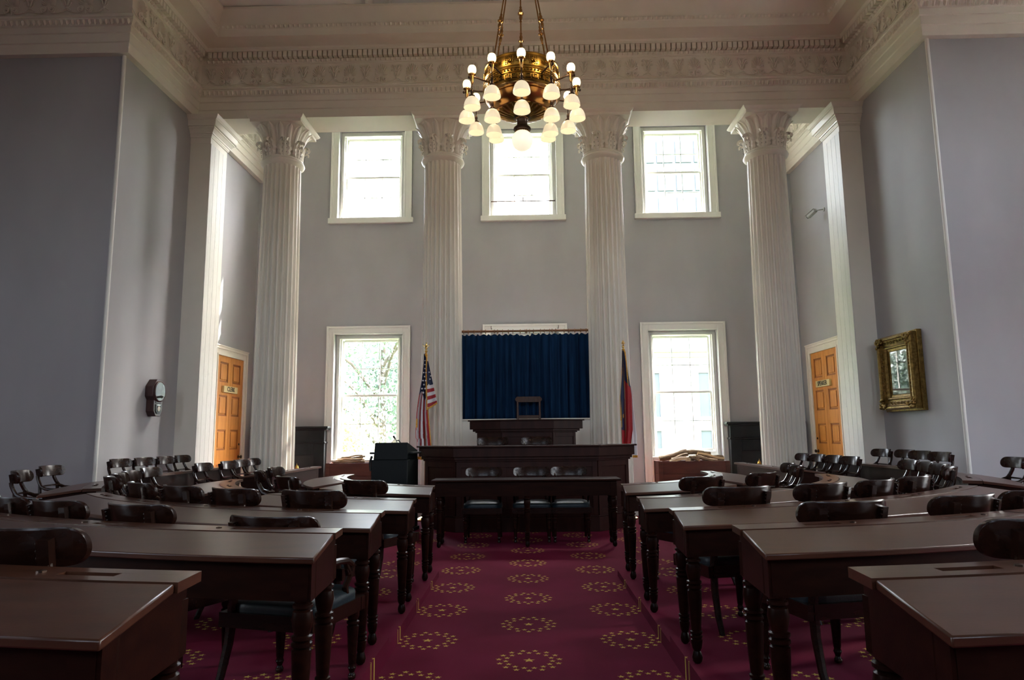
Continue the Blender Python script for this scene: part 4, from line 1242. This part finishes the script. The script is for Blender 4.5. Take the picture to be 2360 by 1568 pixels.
def tail_nc(u, v):
    k = min(1, v * 1.8); return (-.03 * (1 - k) + k * (-.085 + .05 * u), -.05, 2.34 - v * (.84 - .1 * u) - .05 * u)
MB().grid(tail_nc, 6, 24, mif=lambda u, v: 3 if v > .93 or u < .12 else 0).build('blue_fold', FM, t, solid=.004)
MB().tube([(.0, -.03, 2.64), (.018, -.05, 2.58), (.03, -.075, 2.42), (.04, -.07, 2.2), (.05, -.07, 2.05)], [.014, .012, .008, .009, .004], 6).build('gold_cord', M['gold'], t)

# ------------------------------------------------------------------ fireplaces
for s, lab in ((-1, 'left'), (1, 'right')):
    t = thing('fireplace', 'black marble fireplace mantel on the back wall behind the %s column' % lab, 'fireplace', (s * 4.93, YB, 0), 0, 'fireplaces')
    MB().box(-.81, .81, -.30, 0, 1.475, 1.52).box(-.78, .78, -.27, 0, 1.445, 1.475).build('mantel_shelf', M['mantel'], t, bevel=.006)
    MB().box(-.72, .72, -.22, 0, 1.20, 1.445).build('frieze', M['mantel'], t, bevel=.004)
    MB().box(-.74, .74, -.245, 0, 1.165, 1.20).build('moulding', M['mantel'], t, bevel=.006)
    for q in (-1, 1):
        a, c = sorted((q * .72, q * .50)); MB().box(a, c, -.21, 0, 0, 1.165).build('jamb', M['mantel'], t, bevel=.004)
        a, c = sorted((q * .74, q * .47)); MB().box(a, c, -.235, 0, 0, .14).build('plinth', M['mantel'], t, bevel=.004)
    MB().box(-.5, .5, -.21, 0, .93, 1.165).build('lintel', M['mantel'], t, bevel=.004)
    MB().box(-.5, .5, -.12, -.02, 0, .93).build('firebox_shade', M['black_paint'], t)  # black sheet stands in for the shade inside the open firebox
    MB().box(-.9, .9, -.62, -.30, 0, .03).build('hearth', M['mantel'], t)
    a = thing('andiron', 'brass andiron with ball finial on the %s hearth' % lab, 'andiron', (s * 4.70, YB - .42, .03), 0, 'andirons')
    MB().lathe([(.02, .10), (.012, .14), (.022, .2), (.012, .25), (.013, .5), (.03, .53), (.03, .55), (.014, .57), (.03, .60), (.047, .645), (.03, .69), (.008, .71), (1e-4, .75)], 14).build('standard', M['brass'], a)
    MB().tube([(-.10, 0, 0), (-.06, 0, .07), (0, 0, .11), (.06, 0, .07), (.10, 0, 0)], .013, 8).build('feet', M['brass'], a)
    MB().box(-.012, .012, 0, .16, .09, .11).build('billet_bar', M['black_paint'], a)

# ------------------------------------------------------------------ firewood boxes
def wood_box(x0, x1, y0, y1, h, lab):
    cx, cy = (x0 + x1) / 2, (y0 + y1) / 2; w, d = (x1 - x0) / 2, (y1 - y0) / 2
    t = thing('firewood_box', lab, 'box', (cx, cy, 0), 0, 'firewood boxes under the windows')
    for j in range(3):
        z0, z1 = .03 + j * (h - .03) / 3, .03 + (j + 1) * (h - .03) / 3 - .004
        MB().box(-w + .04, w - .04, -d, -d + .02, z0, z1).build('plank', M['box_wood'], t, bevel=.003)
        MB().box(-w + .04, w - .04, d - .02, d, z0, z1).build('plank', M['box_wood'], t, bevel=.003)
        MB().box(-w, -w + .02, -d + .04, d - .04, z0, z1).build('plank', M['box_wood'], t, bevel=.003)
        MB().box(w - .02, w, -d + .04, d - .04, z0, z1).build('plank', M['box_wood'], t, bevel=.003)
    for sx in (-1, 1):
        for sy in (-1, 1):
            a, c = sorted((sx * (w + .008), sx * (w - .075))); e, f_ = sorted((sy * (d + .008), sy * (d - .05)))
            MB().box(a, c, e, f_, 0, h).build('corner_post', M['box_wood'], t, bevel=.003)
    MB().box(-w + .02, w - .02, -d + .02, d - .02, .60, .66).build('inner_floor', M['box_wood'], t)
    return t
wood_box(2.56, 3.92, 13.55, 14.02, .765, 'dark red wooden box heaped with split logs, under right window')
wood_box(-3.92, -2.56, 13.55, 14.02, .79, 'dark red wooden box of flat sticks, under left window behind the lectern')
def log(p0, p1, r, kind, lab, seed):
    rnd = random.Random(seed); p0, p1 = Vector(p0), Vector(p1); c = (p0 + p1) / 2; n = 10
    b = MB(); d = p1 - p0; L = d.length; d.normalize()
    sd = d.cross(Vector((0, 0, 1))).normalized(); up = sd.cross(d)
    m = 12 if kind == 'round' else 5
    base = [1 + rnd.uniform(-.1, .1) for _ in range(m)] if kind == 'round' else [1.15, .8, 1.0, .85, 1.0]
    vs = []
    for k in range(n + 1):
        off = sd * (.012 * sin(k * .7 + seed)) + up * (.010 * cos(k * .6 + seed))
        for j in range(m):
            a = 2 * pi * j / m + seed
            rr = r * base[j] * (1 + .05 * sin(k * 1.3 + j * 2 + seed))
            vs.append(tuple(p0 - c + d * (L * k / n) + off + sd * rr * cos(a) + up * rr * sin(a)))
    fs = [(k * m + j, k * m + (j + 1) % m, (k + 1) * m + (j + 1) % m, (k + 1) * m + j) for k in range(n) for j in range(m)]
    b.add(vs, fs[:], 0)
    if kind == 'split':
        for i in range(len(b.m)): b.m[i] = 1 if (i % m) in (1, 2) else 0
    b.f += [tuple(range(m - 1, -1, -1)), tuple(n * m + j for j in range(m))]; b.m += [1, 1]
    o = b.build('log', [M['bark'], M['cut_wood']], loc=tuple(c), ang=40)
    tag(o, lab, 'log', 'firewood in the boxes')
Yl = 13.78
log((2.63, Yl + .06, .80), (3.17, Yl + .05, .925), .052, 'round', 'longest bark log rising from the left corner of the right firewood box', 1)
log((2.84, Yl - .08, .79), (3.17, Yl - .03, .885), .036, 'split', 'pale split log just under the longest log, right firewood box', 2)
log((2.78, Yl - .17, .755), (3.11, Yl - .15, .825), .042, 'split', 'reddish split log lowest at front left, right firewood box', 3)
log((3.16, Yl + .04, .925), (3.64, Yl + .07, .895), .046, 'round', 'topmost bark log across the middle of the right firewood box', 4)
log((3.36, Yl - .04, .895), (3.88, Yl + .0, .785), .040, 'split', 'split log sloping down to the right, behind the front one, right firewood box', 5)
log((3.29, Yl - .15, .85), (3.70, Yl - .16, .755), .040, 'split', 'split log sloping down to the right at the front, right firewood box', 6)
log((3.13, Yl - .16, .775), (3.27, Yl + .10, .80), .055, 'round', 'short log showing its pale cut end in the middle, right firewood box', 7)
log((3.58, Yl + .12, .84), (3.90, Yl + .14, .82), .034, 'round', 'thin grey log at the right rear corner, right firewood box', 8)
log((3.20, Yl - .06, .83), (3.36, Yl - .17, .80), .048, 'round', 'upright leaning bark log beside the pale cut end, right firewood box', 9)
ordw = ['lowest front', 'second lowest', 'third lowest', 'middle', 'upper middle', 'third highest', 'second highest', 'topmost']
for k in range(8):
    z = .80 + .013 * k; dx = random.Random(k).uniform(-.05, .05)
    log((-3.82 + .02 * k + dx, Yl - .12 + .03 * k, z), (-3.22 + dx - .03 * (k % 3), Yl - .10 + .03 * ((k * 3) % 8), z + .012 * (k % 4)), .015, 'split', 'thin flat stick, %s of the bundle in the left firewood box' % ordw[k], 20 + k)

# ------------------------------------------------------------------ wall clock
t = thing('wall_clock', 'dark octagonal drop wall clock with white dial on the left wall', 'clock', (-XW, 10.66, 2.03), pi / 2)
octo = [(.19 * cos(RAD(22.5 + 45 * k)), .205 * sin(RAD(22.5 + 45 * k))) for k in range(8)]
RX90 = Matrix.Rotation(pi / 2, 4, 'X')
MB().prism(octo, 0, .13, 0, RX90).build('case', M['clock_wood'], t, bevel=.008)
MB().prism([(-.125, -.12), (-.125, -.31), (-.06, -.385), (.06, -.385), (.125, -.31), (.125, -.12)][::1], 0, .125, 0, RX90).build('drop_box', M['clock_wood'], t, bevel=.008)
T = Matrix.Translation((0, -.13, 0)) @ RX90
MB().lathe([(.165, 0), (.165, .014), (.150, .022), (.142, .012), (.142, 0)], 40, 0, T).build('bezel', M['clock_wood'], t)
dl = MB().lathe([(.142, 0), (.142, .004), (1e-4, .005)], 40, 0, T).build('dial', M['dial'], t)
nb = MB()
for k in range(12):
    a = RAD(30 * k)
    for o_ in ((-.008, 0, .008) if k in (0, 2, 5, 7) else (-.005, .005)):
        c, s_ = .115 * sin(a) + o_ * cos(a), .115 * cos(a) - o_ * sin(a)
        nb.box(-.0022, .0022, -.0005, .0005, -.014, .014, 0, Matrix.Translation((c, -.1355, s_)) @ Matrix.Rotation(a, 4, 'Y'))
nb.build('numerals', M['black_paint'], dl)
for a, L, w in ((RAD(312), .07, .005), (RAD(70), .11, .004)):
    MB().box(-w, w, -.001, .001, -.015, L, 0, Matrix.Translation((0, -.139, 0)) @ Matrix.Rotation(a, 4, 'Y')).build('hand', M['black_paint'], t)
MB().lathe([(.146, 0), (.144, .003), (1e-4, .004)], 40, 0, Matrix.Translation((0, -.146, 0)) @ RX90).build('crystal', M['glass'], t)
MB().prism([(-.085, -.20), (-.085, -.30), (-.045, -.345), (.045, -.345), (.085, -.30), (.085, -.20)], .125, .135, 0, RX90).build('pendulum_door', M['black_paint'], t, bevel=.004)
MB().lathe([(.042, 0), (.042, .006), (.03, .008)], 8, 0, Matrix.Translation((0, -.136, -.268)) @ RX90).build('pendulum_bob', M['dial'], t)
MB().box(-.05, .05, -.138, -.134, -.215, -.205).build('tablet_edge', M['silver'], t)

# ------------------------------------------------------------------ gilt picture on the right wall
t = thing('framed_picture', 'ornate deep gilt frame with glazed dark picture on the right wall', 'picture', (XW, 10.70, 2.20), -pi / 2)
def frame_ring(b, w, h, i0, i1, y0, y1):
    """moulding between outer half sizes (w-i0,h-i0) at depth y0 and inner (w-i1,h-i1) at depth y1, with sides back to the wall"""
    o = [(-w + i0, y0, -h + i0), (w - i0, y0, -h + i0), (w - i0, y0, h - i0), (-w + i0, y0, h - i0)]
    n = [(-w + i1, y1, -h + i1), (w - i1, y1, -h + i1), (w - i1, y1, h - i1), (-w + i1, y1, h - i1)]
    b.add(o + n, [(k, (k + 1) % 4, (k + 1) % 4 + 4, k + 4) for k in range(4)])
MB().box(-.52, .52, -.075, 0, -.60, .60).build('back_board', M['gilt'], t, bevel=.006)
b = MB()
W_, H_ = .49, .57
seq = [(0, -.075), (0, -.15), (.02, -.175), (.045, -.175), (.06, -.155), (.13, -.115), (.15, -.12), (.165, -.135), (.18, -.13), (.19, -.105), (.225, -.095), (.235, -.085)]
for (a, y0), (c, y1) in zip(seq, seq[1:]): frame_ring(b, W_, H_, a, c, y0, y1)
b.build('frame_moulding', M['gilt'], t, ang=25)
cb = MB(); rnd = random.Random(4)
for sx in (-1, 1):
    for sz in (-1, 1):
        cb = MB()
        for k in range(26):
            q = rnd.random(); along = rnd.uniform(0, .16)
            x, z = (W_ - .03 - along, H_ - .03 - rnd.uniform(0, .07)) if q < .5 else (W_ - .03 - rnd.uniform(0, .07), H_ - .03 - along)
            cb.ball((sx * (x + .015), -.17 - rnd.uniform(-.01, .02), sz * (z + .015)), rnd.uniform(.015, .03), 7, 5)
        cb.build('corner_carving', M['gilt'], t)
cb = MB()
for k in range(7):
    for sx in (-1, 1):
        z = -.3 + .1 * k
        cb.tube([(sx * (W_ - .095) + .028 * cos(a), -.145, z + .028 * sin(a)) for a in [k2 * .8 for k2 in range(8)]], .006, 5)
        x = -.27 + .09 * k
        cb.tube([(x + .024 * cos(a), -.145, sx * (H_ - .095) + .024 * sin(a)) for a in [k2 * .8 for k2 in range(8)]], .006, 5)
cb.build('scroll_relief', M['gilt'], t)
MB().box(-.255, .255, -.084, -.08, -.335, .335).build('mount', M['mat_board'], t)
MB().box(-.19, .19, -.087, -.084, -.25, .27).build('print', M['print'], t)
gm = glass_mat('picture_glass')
MB().add([(-.255, -.092, -.335), (.255, -.092, -.335), (.255, -.092, .335), (-.255, -.092, .335)], [(0, 1, 2, 3)]).build('glass', gm, t, smooth=False)

# ------------------------------------------------------------------ security camera and thermostat
t = thing('security_camera', 'small pale security camera bracketed high on right recess wall', 'camera', (XW, 13.05, 5.60))
MB().lathe([(.04, 0), (.04, .015), (.02, .02)], 12, 0, Matrix.Rotation(-pi / 2, 4, 'Y')).build('wall_plate', M['camera_body'], t)
MB().tube([(-.01, 0, 0), (-.10, .02, -.005), (-.16, .05, -.02)], .012, 8).build('bracket', M['camera_body'], t)
T = Matrix.Translation((-.20, .10, -.05)) @ Matrix.Rotation(RAD(25), 4, 'Z') @ Matrix.Rotation(RAD(-22), 4, 'X')
MB().box(-.038, .038, -.11, .11, -.036, .036, 0, T).build('housing', M['camera_body'], t, bevel=.018)
MB().box(-.044, .044, -.10, .135, .036, .044, 0, T).build('sunshield', M['camera_body'], t, bevel=.003)
MB().lathe([(.028, 0), (.028, .012), (1e-4, .014)], 14, 0, T @ Matrix.Translation((0, .11, 0)) @ Matrix.Rotation(-pi / 2, 4, 'X')).build('lens', M['black_paint'], t)

# ------------------------------------------------------------------ chandelier
CH = thing('chandelier', 'large bronze bowl chandelier with rings of lit opal shades hanging before the cornice', 'chandelier', (0, 8.0, 0))
MB().lathe([(.415, 5.775), (.445, 5.782), (.462, 5.775), (.462, 5.762), (.452, 5.752), (.455, 5.735), (.458, 5.62), (.452, 5.61), (.468, 5.60), (.476, 5.585), (.472, 5.572), (.462, 5.565), (.462, 5.535), (.478, 5.53), (.482, 5.515), (.470, 5.505), (.472, 5.44), (.480, 5.432), (.474, 5.42), (.455, 5.412)], 72).build('drum', M['gilt_bronze'], CH)
b = MB(); pm = []
for k in range(20):            # pierced palmette frieze round the drum
    a = 2 * pi * k / 20
    T = Matrix.Rotation(a, 4, 'Z') @ Matrix.Translation((0, -.458, 5.628))
    for j in range(-3, 4):
        q = j * RAD(24); L = (.088 if k % 2 == 0 else .06) - .006 * abs(j)
        b.add([(0, -.002, .01), (L * .6 * sin(q) - .007 * cos(q), -.004, .01 + L * .6 * cos(q)), (L * sin(q), -.006, .01 + L * cos(q)), (L * .6 * sin(q) + .007 * cos(q), -.004, .01 + L * .6 * cos(q)), (L * .6 * sin(q), -.016, .01 + L * .6 * cos(q))], [(0, 1, 4), (1, 2, 4), (2, 3, 4), (3, 0, 4)], 0, T)
    if k % 2:
        for x in (-.045, -.022, .022, .045):
            for z in (.008, .03, .052, .074, .094): b.ball(tuple(T @ Vector((x, -.002, z))), .0085, 6, 4)
        b.ball(tuple(T @ Vector((0, -.002, .092))), .010, 6, 4)
b.build('pierced_frieze', M['gilt_bronze'], CH)
b = MB()
for k in range(72):
    a = 2 * pi * k / 72; b.ball((.466 * cos(a), .466 * sin(a), 5.55), .013, 6, 4)
b.build('bead_band', M['gilt_bronze'], CH)
b = MB()
for k in range(36):            # key pattern band
    T = Matrix.Rotation(2 * pi * k / 36, 4, 'Z') @ Matrix.Translation((0, -.474, 5.447))
    for (x0, x1, z0, z1) in ((-.034, .034, 0, .008), (-.034, -.026, 0, .05), (-.034, .022, .044, .052), (.014, .022, .018, .052), (-.012, .022, .014, .022), (-.012, -.004, .014, .034)):
        b.box(x0, x1, -.008, .004, z0, z1, 0, T)
b.build('key_band', M['gilt_bronze'], CH)
MB().lathe([(.455, 5.415), (.452, 5.40), (.435, 5.375), (.42, 5.37), (.425, 5.36), (.415, 5.345), (.375, 5.285), (.325, 5.245), (.30, 5.232)], 72).build('bowl', M['copper'], CH)
b = MB(); n = 96
vs = []; prof = [(.30, 5.234), (.25, 5.21), (.19, 5.188), (.13, 5.172), (.075, 5.165)]
for r, z in prof:
    for k in range(n): 
        a = 2 * pi * k / n; m_ = .006 * (1 if k % 4 < 2 else -1) * (r / .30)
        vs.append((r * cos(a), r * sin(a), z + m_))
fs = [(j * n + k, (j + 1) * n + k, (j + 1) * n + (k + 1) % n, j * n + (k + 1) % n) for j in range(4) for k in range(n)]
b.add(vs, fs).build('fluted_rosette', M['gilt_bronze'], CH, ang=20)
MB().lathe([(.10, 5.175), (.105, 5.16), (.075, 5.15), (.066, 5.135), (.062, 5.09), (.068, 5.06), (.09, 5.045), (.105, 5.03), (.108, 5.012), (.095, 4.998), (.075, 4.99), (.078, 4.975)], 32).build('neck', M['dark_bronze'], CH)
b = MB()
for k in range(20): a = 2 * pi * k / 20; b.ball((.072 * cos(a), .072 * sin(a), 5.155), .011, 6, 4); b.ball((.084 * cos(a), .084 * sin(a), 4.985), .009, 6, 4)
b.build('neck_beads', M['copper'], CH)
MB().ball((0, 0, 4.872), .132, 32, 20).build('large_globe', M['globe'], CH, ang=80)
shade_me = MB().lathe([(.026, .086), (.038, .082), (.058, .070), (.077, .046), (.090, .014), (.098, -.022), (.101, -.050), (.097, -.050), (.092, -.02), (.072, .042), (.03, .076)], 24).mesh('glass_shade', M['shade'], ang=60)
holder_me = MB().lathe([(.034, .088), (.038, .094), (.036, .102), (.018, .108), (.014, .13), (.019, .145), (.014, .175), (.006, .19)], 14).mesh('shade_holder', M['dark_bronze'])
lamp_me = MB().lathe([(.020, 0), (.038, .010), (.050, .036), (.052, .060), (.047, .086), (.038, .102), (1e-4, .098)], 18).mesh('upright_globe', M['bulb'], ang=60)
cup_me = MB().lathe([(.012, -.12), (.018, -.10), (.022, -.05), (.026, -.02), (.044, -.01), (.046, 0), (.03, .006)], 16).mesh('lamp_cup', M['copper'])
for k in range(12):
    a = -pi / 2 + 2 * pi * k / 12
    arm = MB()
    arm.tube([(.46, 0, 5.52), (.55, 0, 5.525), (.62, 0, 5.535), (.68, 0, 5.53)], .011, 8)
    arm.ball((.715, 0, 5.515), .018, 8, 6); arm.tube([(.68, 0, 5.525), (.715, 0, 5.515)], .008, 6)
    arm.tube([(.68, 0, 5.50), (.68, 0, 5.36)], .005, 6)
    for j in range(5): arm.ball((.68, 0, 5.475 - j * .022), .008, 6, 4)
    A = arm.build('lamp_arm', M['dark_bronze'], CH, rz=a)
    inst(cup_me, 'lamp_cup', A, (.68, 0, 5.56)); inst(lamp_me, 'upright_globe', A, (.68, 0, 5.562))
    inst(holder_me, 'shade_holder', A, (.68, 0, 5.19)); inst(shade_me, 'glass_shade', A, (.68, 0, 5.19))
for k in range(6):
    a = -pi / 2 + 2 * pi * k / 6
    arm = MB().tube([(.40, 0, 5.33), (.41, 0, 5.27)], .006, 6)
    A = arm.build('inner_hanger', M['dark_bronze'], CH, rz=a)
    inst(holder_me, 'shade_holder', A, (.41, 0, 5.095)); inst(shade_me, 'glass_shade', A, (.41, 0, 5.095))
for k in range(6):
    d_ = bpy.data.lights.new('lamp_glow', 'POINT'); d_.energy = 1.6; d_.color = (1.0, .76, .46); d_.shadow_soft_size = 0.0
    o_ = bpy.data.objects.new('lamp_glow', d_); COL.objects.link(o_); o_.parent = CH
    a = -pi / 2 + 2 * pi * (k + .5) / 6; o_.location = (.66 * cos(a), .66 * sin(a), 5.70)
APEX = 8.0
for k in range(6):
    a = -pi / 2 + 2 * pi * k / 6
    x0, y0 = .40 * cos(a), .40 * sin(a)
    R_ = MB().tube([(x0, y0, 5.76), (0.012 * cos(a), .012 * sin(a), APEX)], .009, 8).build('suspension_rod', M['copper'], CH)
    d = Vector((-x0, -y0, APEX - 5.76)).normalized()
    for z, sc in ((6.36, 1.0),):
        q = (z - 5.76) / (APEX - 5.76)
        T = Matrix.Translation((x0 * (1 - q), y0 * (1 - q), z)) @ d.to_track_quat('Z', 'Y').to_matrix().to_4x4()
        MB().lathe([(.009, -.13), (.016, -.12), (.010, -.105), (.018, -.08), (.022, -.05), (.013, -.03), (.015, -.02), (.034, -.008), (.036, .004), (.016, .02), (.022, .05), (.012, .08), (.016, .095), (.009, .11)], 12, 0, T).build('knop', M['copper'], R_)
MB().lathe([(.05, APEX - .06), (.06, APEX), (.04, APEX + .05), (.02, APEX + .08), (.016, ZC + DH - .03)], 14).build('stem', M['copper'], CH)

# ------------------------------------------------------------------ outside the windows
GZ = -4.5
g = MB().box(-70, 80, YB + .5, 130, GZ - .3, GZ).build('lawn', M['grass'], smooth=False); st(g)
def leaf_crown(b, c, rx, rz, n, rnd, size):
    for _ in range(int(n * 4)):
        d = Vector((rnd.gauss(0, 1), rnd.gauss(0, 1), rnd.gauss(0, 1))).normalized() * (rnd.random() ** .4)
        p = Vector(c) + Vector((d.x * rx, d.y * rx, d.z * rz))
        e = Euler((rnd.uniform(0, 6.3), rnd.uniform(0, 6.3), rnd.uniform(0, 6.3))).to_matrix()
        s = .46 * size * rnd.uniform(.6, 1.3)
        b.add([tuple(p + e @ Vector(q)) for q in ((-s, -s * .6, 0), (s, -s * .4, 0), (s * .8, s * .6, .1 * s), (-s * .7, s * .7, 0))], [(0, 1, 2, 3)])
def tree(x, y, h, rx, m, lab, n, size, seed):
    rnd = random.Random(seed)
    t = thing('tree', lab, 'tree', (x, y, GZ), 0, 'trees outside the windows')
    b = MB().tube([(0, 0, 0), (.1, 0, h * .3), (-.05, .1, h * .6), (.1, .05, h * .85)], [.28, .22, .15, .05], 8)
    for k in range(7):
        a = rnd.uniform(0, 6.3); z = h * rnd.uniform(.35, .7)
        b.tube([(0, 0, z), (rx * .4 * cos(a), rx * .4 * sin(a), z + h * .12), (rx * .75 * cos(a), rx * .75 * sin(a), z + h * .18)], [.10, .06, .02], 6)
    b.build('trunk', M['trunk'], t)
    c = MB()
    for k in range(9):
        a = rnd.uniform(0, 6.3); q = rnd.uniform(.2, .65)
        leaf_crown(c, (rx * q * cos(a), rx * q * sin(a), h * rnd.uniform(.45, .85)), rx * .5, h * .16, n // 9, rnd, size)
    stuff(c.build('crown', m, t, smooth=False))
tree(-6.6, 23.5, 7.2, 1.9, M['foliage_yellow'], 'small yellow autumn tree low in the left window', 1500, .11, 1)
tree(-6.3, 30, 13, 3.6, M['foliage_green'], 'tall green tree filling the middle of the left window', 2600, .16, 2)
tree(-13.0, 34, 14.5, 4.2, M['foliage_green'], 'broad green tree at left in the left window', 2600, .17, 3)
tree(-4.2, 40, 13.5, 3.6, M['foliage_green'], 'far green tree at right in the left window', 2200, .18, 4)
tree(-9.0, 26.5, 6.5, 2.0, M['foliage_yellow'], 'yellow shrub-like tree at bottom left in the left window', 1300, .12, 5)
tree(14.5, 22.5, 10, 3.4, M['foliage_deep'], 'green tree right of the pale building, seen in the picture glass', 2400, .16, 6)
tree(22, 26, 12, 4.0, M['foliage_yellow'], 'yellowing tree far right of the pale building', 2400, .16, 7)
# pale stone building
t = thing('stone_building', 'pale stone building with tall narrow windows beyond the lower right window', 'building', (11.5, 30, GZ))
MB().box(-6.6, 6, 0, 12, 0, 9.3).build('wall', M['limestone'], t)
MB().box(-6.8, 6.2, -.35, 12.2, 9.3, 9.75).box(-6.7, 6.1, -.15, 12.1, 9.1, 9.3).build('cornice', M['limestone'], t)
for i in range(6):
    for z0, h in ((.4, 2.2), (3.4, 2.5), (6.5, 1.9)):
        x = -5.9 + i * 2.15
        o = MB().box(x - .40, x + .40, -.10, .02, z0 - .2, z0).box(x - .36, x - .23, -.06, .02, z0, z0 + h).box(x + .23, x + .36, -.06, .02, z0, z0 + h).box(x - .38, x + .38, -.08, .02, z0 + h, z0 + h + .22).build('window', M['limestone'], t)
        MB().box(x - .23, x + .23, -.02, .03, z0, z0 + h).build('pane', M['far_glass'], o)
# glass tower behind
t = thing('glass_tower', 'bluish glass office tower filling the upper right window', 'tower', (20.2, 62, GZ))
MB().box(-9.6, 9, 0, 14, 0, 52).build('core', M['tower_panel'], t)
pm_ = MB().box(-.74, .74, -.12, .02, 0, 2.1).mesh('pane', M['far_glass'], smooth=False)
for i in range(9):
    for j in range(14):
        inst(pm_, 'pane', t, (-8.6 + i * 1.75, 0, 9.0 + j * 2.75))
